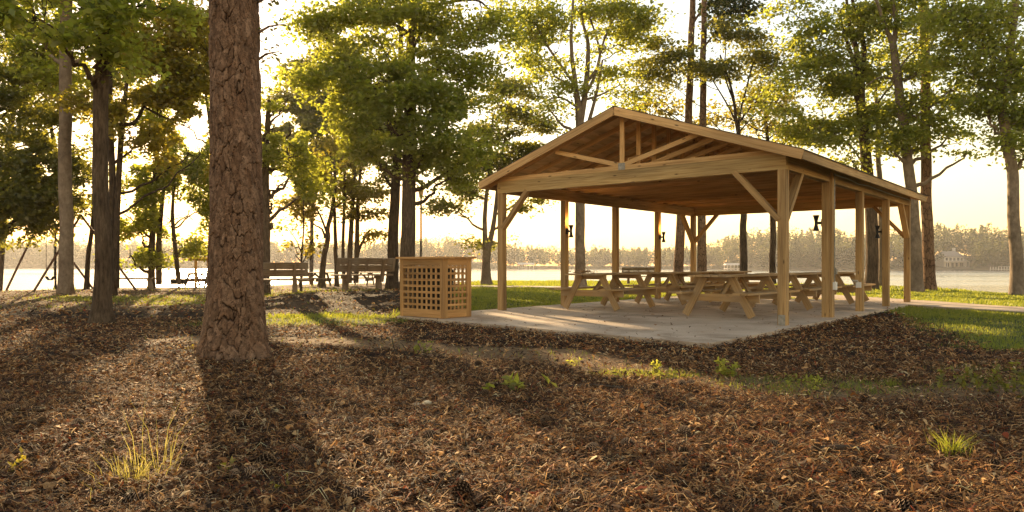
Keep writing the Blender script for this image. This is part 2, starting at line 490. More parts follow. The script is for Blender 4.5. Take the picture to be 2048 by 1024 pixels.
def zones(x, y):
    nz = fbm(x * .8, y * .8, 4) - .5
    nf = fbm(x * 3 + 40, y * 3, 3) - .5
    a, b = loc_uv(x, y)
    rb = x - (5.7 + np.maximum(y - 9, 0) * .45 + np.maximum(9 - y, 0) * 1.0)
    right = sstep(-.5, .5, rb + nz * 1.6) * sstep(-.6, .0, a)
    backl = sstep(-.3, .6, -a - 6.35 + nz * .8) * sstep(-2.6, -1.9, x + nz) * sstep(13.2, 14.4, y + nz)
    back = sstep(-2.6, -1.4, x + nz * 2) * sstep(21, 23, y)
    back2 = sstep(9.3, 10, b) * sstep(-3, -1.5, x)
    p1 = 1 - sstep(.65, 1.25, np.hypot((x + 3.7) / 1.9, (y - 13.6) / 1.6) + nz * 1.2)
    p2 = 1 - sstep(.6, 1.1, np.hypot((x - 1.25) / .62, (y - 6.85) / .30) + nz * .8)
    p3 = .32 * (1 - sstep(.5, 1.2, np.hypot((x - 3.0) / 1.6, (y - 6.3) / .5) + nz * 2.4))
    p4 = .45 * (1 - sstep(.5, 1.2, np.hypot((x + 10) / 4.5, (y - 21.5) / 3.0) + nz * 2.2))
    p5 = .25 * (1 - sstep(.5, 1.2, np.hypot((x + 5.5) / 4.5, (y - 26) / 4) + nz * 2.2))
    p6 = .45 * (1 - sstep(.5, 1.1, np.hypot((x - 4.6) / 1.0, (y - 6.6) / .8) + nz * 1.4))
    lawn = np.maximum.reduce([right, backl, back, back2])
    patch = np.maximum.reduce([p1, p2, p3, p4, p5, p6])
    grass = np.clip(np.maximum(lawn, patch), 0, 1)
    band = 1 - sstep(.28, .62, poly_dist(x, y, BAND) + nz * .9 + nf * .3)
    leftdirt = .8 * sstep(14.5, 18, y + nz * 3) * (1 - sstep(-2.2, -1.4, x)) * (1 - np.exp(-((x + 3.7) / 2.6) ** 2 - ((y - 18.4) / 1.9) ** 2))
    dirt = np.clip(np.maximum(band, leftdirt), 0, 1)
    litter = np.clip(1 - np.maximum(dirt * .9, np.maximum(lawn, patch * .9)), 0, 1)
    return grass, dirt, litter, lawn

def warp(t, k, p):
    return np.sign(t) * (np.abs(t) * k + np.abs(t) ** p * (1 - k))
tx = np.linspace(-1, 1, 401); gx = 90 * warp(tx, .09, 3.0)
ty = np.linspace(0, 1, 440); gy = np.concatenate([np.linspace(-60, 1.5, 24)[:-1], 1.5 + 83 * (ty * .10 + ty ** 2.1 * .90)])
GX, GY = np.meshgrid(gx, gy)
GZ = height(GX, GY)
fine = (fbm(GX * 6, GY * 6, 3) - .5) * .085 * sstep(-.4, .3, -shore(GX, GY))
ga, gb = loc_uv(GX, GY)
inslab = (ga > -6.6) & (ga < .4) & (gb > slab_front(ga) - .14) & (gb < 9.7)
g_, d_, l_, lw_ = zones(GX, GY)
GZ = GZ + np.where(inslab, 0, fine * np.clip(l_ + .25, 0, 1))
C_gr, C_di, C_li = np.array([.085, .100, .022]), np.array([.25, .158, .080]), np.array([.032, .017, .009])
tot = (g_ + d_ * .8 + l_ + 1e-6)
colr = (g_[..., None] * C_gr + (d_ * .8)[..., None] * C_di + l_[..., None] * C_li) / tot[..., None]
ny, nx = GX.shape
V = np.stack([GX, GY, GZ], -1).reshape(-1, 3)
me = bpy.data.meshes.new("ground")
ii = np.arange(ny * nx).reshape(ny, nx)
fq = np.stack([ii[:-1, :-1], ii[:-1, 1:], ii[1:, 1:], ii[1:, :-1]], -1).reshape(-1, 4)
me.vertices.add(len(V)); me.vertices.foreach_set("co", V.reshape(-1).astype(np.float32))
me.loops.add(fq.size); me.loops.foreach_set("vertex_index", fq.reshape(-1).astype(np.int32))
me.polygons.add(len(fq)); me.polygons.foreach_set("loop_start", np.arange(0, fq.size, 4, dtype=np.int32))
at_ = me.attributes.new("tint", 'FLOAT_COLOR', 'POINT')
at_.data.foreach_set("color", np.concatenate([colr.reshape(-1, 3), np.ones((ny * nx, 1))], 1).reshape(-1).astype(np.float32))
me.update(calc_edges=True)
me.polygons.foreach_set("use_smooth", np.ones(len(fq), dtype=bool))
me.materials.append(M['ground'])
ground = bpy.data.objects.new("ground", me); COL.objects.link(ground)
tag(ground, kind="structure")

def gz(x, y):
    return float(height(np.array([x]), np.array([y]))[0])

WZ = -1.5
mb = MB(); mb.add([(-2500, -100, WZ), (2500, -100, WZ), (2500, 3000, WZ), (-2500, 3000, WZ)], [(0, 1, 2, 3)])
tag(mb.build("lake_water", M['water']), kind="structure")

# far shore terrain
FPX = np.array([-1500, -300, 0, 250, 420, 550, 740, 800, 900, 1010, 1060, 1200, 1340, 1420, 1440, 1500, 1550, 1700, 1760, 1880, 2048, 2400, 3500])
FTOP = np.array([470, 480, 484, 480, 484, 486, 487, 481, 475, 487, 494, 498, 497, 493, 478, 461, 455, 463, 468, 452, 455, 450, 446])
FD_px = np.array([-1500, 0, 600, 1000, 1400, 1500, 1800, 2048, 3500]); FD = np.array([560, 540, 500, 470, 430, 390, 345, 330, 320])
def far_shore(px): return np.interp(px, FD_px, FD)
def far_top(px): return np.interp(px, FPX, FTOP)
def far_ground(px, back):               # ground height 'back' metres behind the far waterline
    D = far_shore(px)
    top = HC + (YH - far_top(px)) / F * (D + 60)
    hill = np.maximum(top - 15.5, .6)
    return WZ - .4 + 1.2 * sstep(0, 5, back) + sstep(4, 75, back) * hill + fbm(px * .02, back * .05, 3) * .8
pxs = np.linspace(-1500, 3500, 260); bks = np.array([-4, 0, 3, 6, 12, 20, 30, 45, 60, 80, 110, 160, 240])
vv, ff = [], []
for b in bks:
    D = far_shore(pxs) + b
    z = far_ground(pxs, np.full_like(pxs, b))
    for p_, d2, z2 in zip(pxs, D, z): vv.append((PX(p_, d2), d2, z2))
n = len(pxs)
for j in range(len(bks) - 1):
    for i in range(n - 1): ff.append((j * n + i, j * n + i + 1, (j + 1) * n + i + 1, (j + 1) * n + i))
mb = MB(); mb.add(vv, ff)
M['farsoil'] = plain("far_bank_soil", (.15, .115, .06), .95, noise=.5, nscale=.2)
tag(mb.build("far_hill", M['farsoil'], smooth=True), kind="structure")

# ------------------------------------------------------------------ leaves
def unit(v): return v / (np.linalg.norm(v, axis=-1, keepdims=True) + 1e-9)
def leaf_verts(P, size, r, flat=.5, wr=.62, droop=.25):
    n = len(P)
    d = r.normal(size=(n, 3)); d[:, 2] = d[:, 2] * flat - droop; d = unit(d)
    up = r.normal(size=(n, 3)) * .65; up[:, 2] += .8
    s_ = unit(np.cross(d, up)); 
    nrm = np.cross(s_, d)
    L = size[:, None]
    v0 = P; v2 = P + d * L
    mid = P + d * L * .42
    k = r.uniform(.0, .16, (n, 1)) * L
    v1 = mid + s_ * L * wr * .5 + nrm * k
    v3 = mid - s_ * L * wr * .5 + nrm * k
    return np.stack([v0, v1, v2, v3], 1)

LEAFN = 2.6
NLEAF = [0]
def catmull(pts, sub=5):
    P = [np.array(p, float) for p in pts]
    P = [2 * P[0] - P[1]] + P + [2 * P[-1] - P[-2]]
    o = []
    for i in range(1, len(P) - 2):
        for k in range(sub):
            t = k / sub
            o.append(.5 * ((2 * P[i]) + (-P[i - 1] + P[i + 1]) * t + (2 * P[i - 1] - 5 * P[i] + 4 * P[i + 1] - P[i + 2]) * t * t + (-P[i - 1] + 3 * P[i] - 3 * P[i + 1] + P[i + 2]) * t ** 3))
    o.append(P[-2])
    return np.array(o)

SUNV = np.array(SV)
LIT = []          # (x, y, radius) ground patches that the morning sun reaches through gaps between the crowns
def gap_filter(P, keep=.0):
    """drop leaves standing between the sun and the lit patches: the gaps in the crowns."""
    ok = np.ones(len(P), bool)
    for (x, y, z, rx) in LIT:
        d = P - np.array([x, y, z])
        t = d @ SUNV
        perp = np.linalg.norm(d - t[:, None] * SUNV, axis=1)
        ok &= ~((t > 2) & (perp < rx))
    return ok

def tree(name, label, cat, Y, trunk, blobs, leaf='leafA', bark='bark', limbs=(), group=None, seed=1, lsize=.13, nl=55, spread=.42, dy=0.0, base_flare=1.35, extra=(), zb=None, nseg=10, vflat=.36, droop=.3):
    r = np.random.default_rng(seed)
    random.seed(seed)
    x0 = PX(trunk[0][0], Y)
    bz = gz(x0, Y) if zb is None else zb
    root = empty(name, (x0, Y, bz), 0, label, cat, group)
    O = np.array([x0, Y, bz])
    def w3(px, py, yy=Y): return np.array([PX(px, yy), yy, PZ(py, yy)])
    mb = MB()
    stems = [trunk] + list(extra)
    paths = []
    for si, st in enumerate(stems):
        pts = [w3(p[0], p[1]) + np.array([0, (p[3] if len(p) > 3 else 0), 0]) for p in st]
        rad = [p[2] / 2 / F * Y * math.cos(math.atan((p[0] - CX) / F)) for p in st]
        if si == 0:
            pts[0][2] = bz - .15
        cp = catmull(pts, 6)
        cr = np.interp(np.linspace(0, len(rad) - 1, len(cp)), range(len(rad)), rad)
        if si == 0:
            hgt = cp[:, 2] - bz
            cr = cr * (1 + (base_flare - 1) * np.exp(-np.maximum(hgt, 0) / .22))
            wob = (fbm(hgt * .8 + seed, hgt * 0 + 3, 3) - .5) * .10
            cp[:, 0] += wob * np.clip(hgt, 0, 1)
        mb.tube(cp - O, cr, nseg if si == 0 else 8)
        paths.append((cp, cr))
    allp = np.concatenate([p for p, _ in paths]); allr = np.concatenate([q for _, q in paths])
    for lb in limbs:                                        # limbs seen in the photo
        pts = [w3(p[0], p[1]) + np.array([0, (p[3] if len(p) > 3 else 0), 0]) for p in lb]
        rad = [p[2] / 2 / F * Y for p in lb]
        cp = catmull(pts, 5)
        cr = np.interp(np.linspace(0, len(rad) - 1, len(cp)), range(len(rad)), rad)
        mb.tube(cp - O, cr, 6)
        allp = np.concatenate([allp, cp]); allr = np.concatenate([allr, cr])
    LP, LS = [], []
    for bl in blobs:
        px, py, rx, ry, nc = bl[:5]
        oy = bl[5] if len(bl) > 5 else 0
        c = w3(px, py) + np.array([0, oy, 0])
        RX, RZ = rx / F * Y, ry / F * Y
        RY = bl[6] if len(bl) > 6 else max(.8, min(RX, RZ) * 1.1)
        # limb from the stem to the blob
        hd = np.hypot(allp[:, 0] - c[0], allp[:, 1] - c[1])
        cost = np.abs(allp[:, 2] - (c[2] - .55 * hd - .3)) + hd * .6
        k = int(np.argmin(cost)); s0 = allp[k]; r0 = min(allr[k] * .55, .09)
        mid = (s0 + c) / 2 + np.array([r.normal() * .2, r.normal() * .2, -.12 * np.linalg.norm(c - s0)])
        t = np.linspace(0, 1, 9)[:, None]
        lp = (1 - t) ** 2 * s0 + 2 * t * (1 - t) * mid + t * t * c
        lp[1:-1] += r.normal(size=(7, 3)) * .05
        mb.tube(lp - O, np.linspace(r0, max(.012, r0 * .3), 9), 6, cap=False)
        q = r.normal(size=(nc, 3)); q = unit(q) * (r.random((nc, 1)) ** .42) * r.choice([.95, 1.0, 1.3], (nc, 1), p=[.4, .4, .2])
        cc = c + q * np.array([RX, RY, RZ])
        for ci in cc:
            j = int(np.argmin(np.linalg.norm(lp[3:] - ci, axis=1) + r.random(6) * .6)) + 3
            s1 = lp[j]
            m1 = (s1 + ci) / 2 + np.array([0, 0, .10]) + r.normal(size=3) * .08
            tt = np.linspace(0, 1, 5)[:, None]
            bp = (1 - tt) ** 2 * s1 + 2 * tt * (1 - tt) * m1 + tt * tt * ci
            mb.tube(bp - O, np.linspace(max(.010, r0 * .28), .005, 5), 4, cap=False)
            nn = int(nl * LEAFN * r.uniform(.6, 1.4))
            sp = spread * 1.12 * r.uniform(.7, 1.25)
            off = r.normal(size=(nn, 3)) * np.array([sp, sp, sp * vflat])
            LP.append(ci + off); LS.append(lsize * 1.2 * r.uniform(.65, 1.3, nn))
    tr = mb.build("trunk", M[bark], root, smooth=True)
    if LP:
        P = np.concatenate(LP); S = np.concatenate(LS)
        gn = fbm(P[:, 0] * 1.15 + P[:, 1] * .6 + seed * 3.1, P[:, 2] * 1.7 - P[:, 1] * .35 + seed, 3)
        ok = gap_filter(P) & (gn + r.normal(0, .03, len(P)) > .41); P, S = P[ok], S[ok]
        NLEAF[0] += len(P)
        tone = np.clip(r.normal(.5, .22, len(P)) + .25 * (fbm(P[:, 0] * .9 + seed, P[:, 2] * .9, 2) - .5), 0, 1)
        quads_object("crown", leaf_verts(P - O, S, r, .5, .66, droop), [(0, 1, 2, 3)], M[leaf], root, attr=tone)
    return root

# ------------------------------------------------------------------ slab and path
SX0, SX1, SY0, SY1 = -6.42, .25, -3.36, 9.55
mb = MB()
vv, ff = [], []
nxs, nys = 60, 110
xs = np.linspace(SX0, SX1, nxs); ys = np.linspace(SY0, SY1, nys)
edge = lambda t: (vnoise(np.array([t * 3.1]), np.array([4.2]))[0] - .5) * .03
for y in ys:
    for x in xs:
        ex = edge(y + 20) if x in (xs[0], xs[-1]) else 0
        ey = edge(x + 50) if y in (ys[0], ys[-1]) else 0
        jt = min(abs(y - 0.9), abs(y - 5.2), abs(x + 3.08))
        vv.append((x + ex, slab_front(x) + (y - SY0) * (SY1 - slab_front(x)) / (SY1 - SY0) + ey, 0.0))
for j in range(nys - 1):
    for i in range(nxs - 1): ff.append((j * nxs + i, j * nxs + i + 1, (j + 1) * nxs + i + 1, (j + 1) * nxs + i))
# skirts
ring = [i for i in range(nxs)] + [j * nxs + nxs - 1 for j in range(1, nys)] + [(nys - 1) * nxs + i for i in range(nxs - 2, -1, -1)] + [j * nxs for j in range(nys - 2, 0, -1)]
b0 = len(vv)
for k in ring: vv.append((vv[k][0], vv[k][1], -.16))
for k in range(len(ring)):
    k2 = (k + 1) % len(ring)
    ff.append((ring[k2], ring[k], b0 + k, b0 + k2))
mb.add(vv, ff)
slab = mb.build("concrete_slab", M['concrete'])
slab.location = (FR[0], FR[1], 0); slab.rotation_euler = (0, 0, ANG)
tag(slab, kind="structure")
mb = MB()
for yy in (.55, 5.0):
    mb.add([(SX0 + .02, yy - .009, .004), (SX1 - .02, yy - .009, .004), (SX1 - .02, yy + .009, .004), (SX0 + .02, yy + .009, .004)], [(0, 1, 2, 3)])
for xx in (-3.08,):
    mb.add([(xx - .009, slab_front(xx) + .03, .0045), (xx + .009, slab_front(xx) + .03, .0045), (xx + .009, SY1 - .02, .0045), (xx - .009, SY1 - .02, .0045)], [(0, 1, 2, 3)])
M['joint'] = plain("joint_groove", (.10, .08, .06), .95)
jo = mb.build("slab_joint", M['joint']); jo.location = slab.location; jo.rotation_euler = slab.rotation_euler
tag(jo, kind="structure")

cp = catmull(LAWN_PATH, 10)
mb = MB(); vv, ff = [], []
tn = np.gradient(cp, axis=0); tn = tn / np.linalg.norm(tn, axis=1, keepdims=True); nr = np.stack([-tn[:, 1], tn[:, 0]], 1)
for i in range(len(cp)):
    for o_, z in ((-.95, -.2), (-.95, .015), (.95, .015), (.95, -.2)):
        q = cp[i] + nr[i] * o_
        h0 = height(np.array([cp[i][0]]), np.array([cp[i][1]]))[0]
        vv.append((q[0], q[1], max(h0, -.09) + .045 + z))
for i in range(len(cp) - 1):
    for k in range(3): ff.append((i * 4 + k, i * 4 + k + 1, i * 4 + k + 5, i * 4 + k + 4))
mb.add(vv, ff)
tag(mb.build("path", M['concrete']), kind="structure")

# ------------------------------------------------------------------ pavilion
pv = empty("pavilion", (FR[0], FR[1], 0), ANG, "open timber picnic pavilion with shallow gabled roof on a concrete slab", "pavilion")
def zroof(dx, drop=0.0): return 3.966 - .3377 * abs(dx) - drop
CXL = -PW / 2
OV, EV = .30, .40
# posts
for side, x in ((0, 0.0), (1, -PW)):
    for k in range(5):
        y = PL * k / 4
        mb = MB()
        top = PH if k in (0, 4) else PH + .18
        mb.box(x - .07, x + .07, y - .07, y + .07, 0, PH)
        po = mb.build("post", M['post'], pv)
        if side == 0 and k == 0:
            mk = MB(); mk.box(x - .055, x + .055, y - .0755, y - .0705, 0.003, .17); mk.box(x - .055, x + .055, y + .0705, y + .0755, .003, .17)
            for bz_ in (.06, .12):
                mk.lathe([(.0, 0), (.011, 0), (.011, .008), (0, .008)], (0, 0, 0), 6)
                for q in range(len(mk.v) - 24, len(mk.v)):
                    vx, vy, vz = mk.v[q]; mk.v[q] = (x + vx, y - .0755 - vz, bz_ + vy)
            mk.build("post_bracket", M['metal'], po)
        lampside = {(0, 1): (-1,), (0, 3): (-1,), (1, 1): (1,), (1, 3): (1,)}.get((side, k))
        if lampside:
            s_ = lampside[0]; lx = x + s_ * .19; lz = 1.80 if side == 1 else 1.78
            mk = MB()
            mk.lathe([(0, -.15), (.062, -.15), (.054, -.13), (.032, -.05), (.027, 0), (.032, .05), (.054, .13), (.062, .15), (.054, .15), (.024, .05), (0, .05)], (lx, y, lz), 18)
            mk.bar((x + s_ * .07, y, lz), (x + s_ * .16, y, lz), .05, .05)
            mk.bar((x + s_ * .071, y, lz), (x + s_ * .085, y, lz), .11, .14)
            la = mk.build("wall_lamp", M['black'], po, smooth=False)
            if side == 1:
                ld = bpy.data.lights.new("wall_lamp_light", 'POINT'); ld.energy = 3.0; ld.color = (1, .5, .15); ld.shadow_soft_size = .03
                lo = bpy.data.objects.new("wall_lamp_light", ld); lo.location = (lx, y, lz + .24); lo.parent = pv; COL.objects.link(lo)
# added board and conduit on the second right post, socket boxes
mb = MB(); mb.bar((.095, PL / 4 + .02, -.1), (.095, PL / 4 + .02, PH + .18), .045, .13, (0, 1, 0)); mb.build("post_board", M['post'], pv)
mb = MB(); mb.tube([(.125, PL / 4 + .06, .5), (.125, PL / 4 + .06, 1.4), (.125, PL / 4 + .06, 2.7)], [.011] * 3, 8)
mb.tube([(.125, PL / 4 + .06, 2.68), (.10, PL / 4 + 1.0, 2.70), (.105, PL / 4 + 1.8, 2.66), (.10, PL / 4 + 2.6, 2.69), (.10, PL * .74, 2.67), (.1, PL - .2, 2.68)], [.011] * 6, 8); mb.build("conduit", M['metal'], pv)
mb = MB(); mb.box(.118, .17, PL / 4 - .03, PL / 4 + .08, .52, .66); mb.build("socket_box", M['white'], pv)
mb = MB(); mb.bar((.10, PL / 4 + .09, .86), (.16, PL / 4 + .09, .86), .05, .11); mb.build("switch_box", M['metal'], pv)
mb = MB(); mb.box(-.05, .05, PL / 2 - .125, PL / 2 - .0706, .50, .62); mb.bar((-.05, PL / 2 - .115, .625), (-.05, PL / 2 - .21, .66), .11, .012); mb.build("socket_box", M['white'], pv)
# beams
mb = MB(); mb.box(-PW - .075, .072, -.075, .03, PH, PH + .25); mb.build("beam", M['beam'], pv)
mb = MB(); mb.box(-PW - .075, .072, PL - .03, PL + .075, PH, PH + .25); mb.build("beam", M['beam'], pv)
for x0, x1 in ((.012, .072), (-.072, -.012)):
    pass
mb = MB(); mb.box(.015, .068, .033, PL / 4 + .2, PH + .003, PH + .247); mb.box(.013, .066, PL / 4 + .203, PL - .033, PH + .001, PH + .245); mb.box(-.068, -.02, .033, PL - .033, PH, PH + .246); mb.build("beam", M['post'], pv)
mb = MB(); mb.box(-PW - .068, -PW - .015, .033, PL - .033, PH, PH + .246); mb.box(-PW + .02, -PW + .068, .033, PL - .033, PH, PH + .246); mb.build("beam", M['post'], pv)
# knee braces
def brace(p0, p1, up):
    mb = MB(); mb.bar(p0, p1, .085, .13, up); mb.build("knee_brace", M['post'], pv)
bz0 = 1.72
brace((-.05, -.02, bz0), (-.80, -.02, PH + .02), (0, 1, 0))
brace((0.0, .05, bz0), (0.0, .80, PH + .02), (1, 0, 0))
brace((-PW + .05, -.02, bz0 + .06), (-PW + .74, -.02, PH + .02), (0, 1, 0))
brace((0.0, PL - .05, bz0), (0.0, PL - .80, PH + .02), (1, 0, 0))
brace((-.05, PL, bz0), (-.80, PL, PH + .02), (0, 1, 0))
brace((-PW + .05, PL, bz0), (-PW + .80, PL, PH + .02), (0, 1, 0))
brace((-PW, PL - .05, bz0), (-PW, PL - .80, PH + .02), (1, 0, 0))
# trusses
nt_ = 16
th = math.atan(.3377)
for k in range(nt_):
    y = -.01 + (PL + .02) * k / (nt_ - 1)
    w = .04
    mb = MB()
    zc0 = PH + .252
    mb.bar((-PW - .06, y, zc0 + .045), (.06, y, zc0 + .045), w, .09)
    dr = .028 + .05
    for s_ in (-1, 1):
        e = PW / 2 + EV - .05
        mb.bar((CXL + s_ * e, y, zroof(e, dr)), (CXL + s_ * .02, y, zroof(.02, dr)), w * .98, .095, (0, 0, 1))
        hq = PW / 4 + .05
        mb.bar((CXL + s_ * .05, y, zc0 + .10), (CXL + s_ * hq, y, zroof(hq, dr + .06)), w * .94, .085)
    mb.bar((CXL, y, zc0 + .088), (CXL, y, zroof(0, dr + .03)), w * .9, .09, (1, 0, 0))
    tr_ = mb.build("roof_truss", M['truss'], pv)
    if k == 0:
        mk = MB(); mk.box(CXL - .075, CXL + .075, y - .024, y - .0205, zc0 - .003, zc0 + .135); mk.build("truss_plate", M['metal'], tr_)
# bracing along the trusses
mb = MB()
for q in (-PW * .27, -PW * .73): mb.bar((q, .1, PH + .252 + .11), (q, PL - .1, PH + .252 + .11), .085, .036)
mb.bar((CXL + .07, .1, PH + .45), (CXL + .07, PL * .33, zroof(0, .25)), .03, .085)
mb.bar((CXL + .07, PL * .66, PH + .45), (CXL + .07, PL * .4, zroof(0, .25)), .03, .085)
mb.build("truss_bracing", M['truss'], pv)
# decking and shingles
for nm, mt, d0, d1, ex in (("roof_deck", 'deck', .028, .014, 0.0), ("shingle_roof", 'shingle', .0135, -.004, .018)):
    mb = MB()
    e = PW / 2 + EV + ex
    y0, y1 = -OV - ex, PL + OV + ex
    for s_ in (-1, 1):
        a = (CXL + s_ * e, zroof(e)); r_ = (CXL, zroof(0))
        P_ = [(a[0], y0, a[1] - d0), (a[0], y1, a[1] - d0), (r_[0], y1, r_[1] - d0), (r_[0], y0, r_[1] - d0),
              (a[0], y0, a[1] - d1), (a[0], y1, a[1] - d1), (r_[0], y1, r_[1] - d1), (r_[0], y0, r_[1] - d1)]
        fs = [(0, 1, 2, 3), (4, 7, 6, 5), (0, 4, 5, 1), (0, 3, 7, 4), (1, 5, 6, 2)]
        mb.add(P_, fs, [[(P_[i][1], P_[i][0] + 7 * s_) for i in f] for f in fs])
    mb.build(nm, M[mt], pv)
# fascia boards
for y in (-OV - .002, PL + OV + .002):
    for s_ in (-1, 1):
        e = PW / 2 + EV + .0
        mb = MB(); mb.bar((CXL + s_ * e, y, zroof(e, .092)), (CXL + s_ * .001, y, zroof(0, .092)), .036, .150, (0, 0, 1)); mb.build("fascia_board", M['truss'], pv)
for s_ in (-1, 1):
    e = PW / 2 + EV - .018
    mb = MB(); mb.box(CXL + s_ * e - .018, CXL + s_ * e + .018, -OV + .017, PL + OV - .017, zroof(e, .165), zroof(e, .030)); mb.build("fascia_board", M['post'], pv)

# ------------------------------------------------------------------ picnic tables
def picnic(name, mat, L=2.5, H=.80, label=None, group=None):
    t = empty(name, (0, 0, 0), 0, label, "picnic table", group)
    mb = MB()
    for i in range(5):
        x = (i - 2) * .152
        mb.box(x - .072, x + .072, -L / 2 + random.uniform(-.008, .008), L / 2 + random.uniform(-.008, .008), H - .038, H)
    mb.build("tabletop", M[mat], t)
    sh = H * .60
    for s_ in (-1, 1):
        mb = MB()
        for q in (0, 1):
            x = s_ * (.56 + q * .150)
            mb.box(x - .071, x + .071, -L / 2, L / 2, sh - .038, sh)
        mb.build("bench_seat", M[mat], t)
    for e in (-1, 1):
        y = e * (L / 2 - .45)
        for s_ in (-1, 1):
            mb = MB(); mb.bar((s_ * .66, y, .03), (s_ * .265, y, H - .04), .04, .14, (0, 0, 1))
            mb.v = [(a, b, max(c, .0)) for a, b, c in mb.v]
            mb.build("leg", M[mat], t)
        mb = MB(); mb.bar((-.78, y - e * .042, sh - .039 - .07), (.78, y - e * .042, sh - .039 - .07), .04, .14); mb.build("seat_brace", M[mat], t)
        mb = MB(); mb.bar((-.36, y - e * .042, H - .039 - .045), (.36, y - e * .042, H - .039 - .045), .04, .09); mb.build("top_brace", M[mat], t)
        mb = MB(); mb.bar((0, y - e * .07, sh - .12), (0, y - e * .60, H - .06), .04, .09); mb.build("diagonal_brace", M[mat], t)
    return t
spots = [(-1.50, 1.70, "picnic table nearest the right front post of the pavilion"),
         (-1.52, 4.90, "middle picnic table of the row along the pavilion's right posts"),
         (-1.48, 7.95, "farthest picnic table of the right row, under the far gable beam"),
         (-4.55, 1.95, "picnic table with dead twigs on its near end, left front of pavilion"),
         (-4.50, 5.00, "middle picnic table of the row along the pavilion's left posts"),
         (-4.53, 7.95, "farthest picnic table of the left row, beside the far left corner post")]
proto = picnic("picnic_table", 'table')
for i, (a, b, lab) in enumerate(spots):
    o = proto if i == 0 else copy_tree(proto)
    o.location = pav(a, b, .001); o.rotation_euler = (0, 0, ANG + random.uniform(-.03, .03))
    tag(o, lab, "picnic table", "picnic tables under the pavilion roof")
# twigs lying on the left table, leaf litter on the slab
mb = MB(); rr_ = np.random.default_rng(3)
for i in range(46):
    a = np.array([rr_.normal() * .09, rr_.normal() * .16, .012 + abs(rr_.normal()) * .02]); d = rr_.normal(size=3) * .07; d[2] = abs(d[2]) * .6
    mb.tube([a, a + d * .5 + rr_.normal(size=3) * .008, a + d], [.008, .007, .003], 4)
tw = mb.build("twig_pile", M['stick']); tw.location = pav(-4.62, 1.02, .803)
tag(tw, "small heap of dry twigs lying on the near end of the left front table", "twigs")

# ------------------------------------------------------------------ lattice enclosure
BX0, BX1, BY0, BY1, BH = -6.38, -5.20, -2.63, -1.92, 1.10
eb = empty("lattice_enclosure", pav(BX1, BY0, 0), ANG, "square lattice timber bin enclosure with flat top on the slab's left corner", "enclosure")
bw, bd = BX1 - BX0, BY1 - BY0
def frame_panel(nm, p0, p1, nxo, open_rows=7):
    """a lattice panel between two floor points (local), 1.1 m high"""
    p0, p1 = Vector(p0), Vector(p1); d = (p1 - p0); L = d.length; d = d / L
    nrm = Vector((d.y, -d.x, 0))
    mb = MB()
    fw = .085
    def st(x0, z0, x1, z1, w, t, off=0.0):
        a = p0 + d * x0 + nrm * off + Vector((0, 0, z0)); b = p0 + d * x1 + nrm * off + Vector((0, 0, z1))
        mb.bar(a, b, t, w, (0, 0, 1) if abs(z1 - z0) < .01 else d) if abs(z1 - z0) < .01 else mb.bar(a, b, t, w, d)
    st(0, .0, 0 + 0, BH, .001, .001)
    st(fw / 2, .004, fw / 2, BH - .001, fw, .038)
    st(L - fw / 2, .004, L - fw / 2, BH - .001, fw, .038)
    st(fw, .085, L - fw, .085, .15, .032)
    st(fw, BH - .065, L - fw, BH - .065, .125, .032)
    pn = mb.build("side_frame", M['box'], eb)
    mb = MB()
    W_ = L - 2 * fw; z0, z1 = .16, BH - .127
    n = nxo; pitch = W_ / n
    for i in range(n + 1):
        x = fw + i * pitch
        if 0 < i < n: st(x, z0, x, z1, pitch * .38, .011, -.006)
    m_ = open_rows; pz = (z1 - z0) / m_
    for j in range(1, m_ + 1):
        z = z0 + (j - .28) * pz
        st(fw, z, L - fw, z, pz * .36, .011, .0055)
    mb.build("lattice", M['box'], pn)
frame_panel("f", (-bw, 0, 0), (0, 0, 0), 8)
frame_panel("r", (-.022, .022, 0), (-.022, bd - .022, 0), 5)
frame_panel("b", (0, bd, 0), (-bw, bd, 0), 9)
frame_panel("l", (-bw + .022, bd - .022, 0), (-bw + .022, .022, 0), 5)
mb = MB()
for i in range(6):
    w_ = (bd + .14) / 6
    y = -.07 + w_ * (i + .5)
    mb.bar((-bw - .07, y, BH + .019), (.07, y, BH + .019), w_ - .004, .036)
mb.build("top_board", M['box'], eb)
for i, x in enumerate((-.46, -.86)):
    mb = MB(); c = pav(BX1 + x, BY0 + .36)
    mb.lathe([(0, 0), (.20, 0), (.215, .03), (.255, .80), (.27, .81), (.27, .85), (.20, .93), (0, .96)], (0, 0, 0), 20)
    o = mb.build("waste_bin", M['bin'], smooth=False); o.location = (c[0], c[1], .004)
    tag(o, ("dark round bin inside the lattice enclosure, by its right side", "dark round bin inside the lattice enclosure, by its left side")[i], "bin", "bins inside the lattice enclosure")

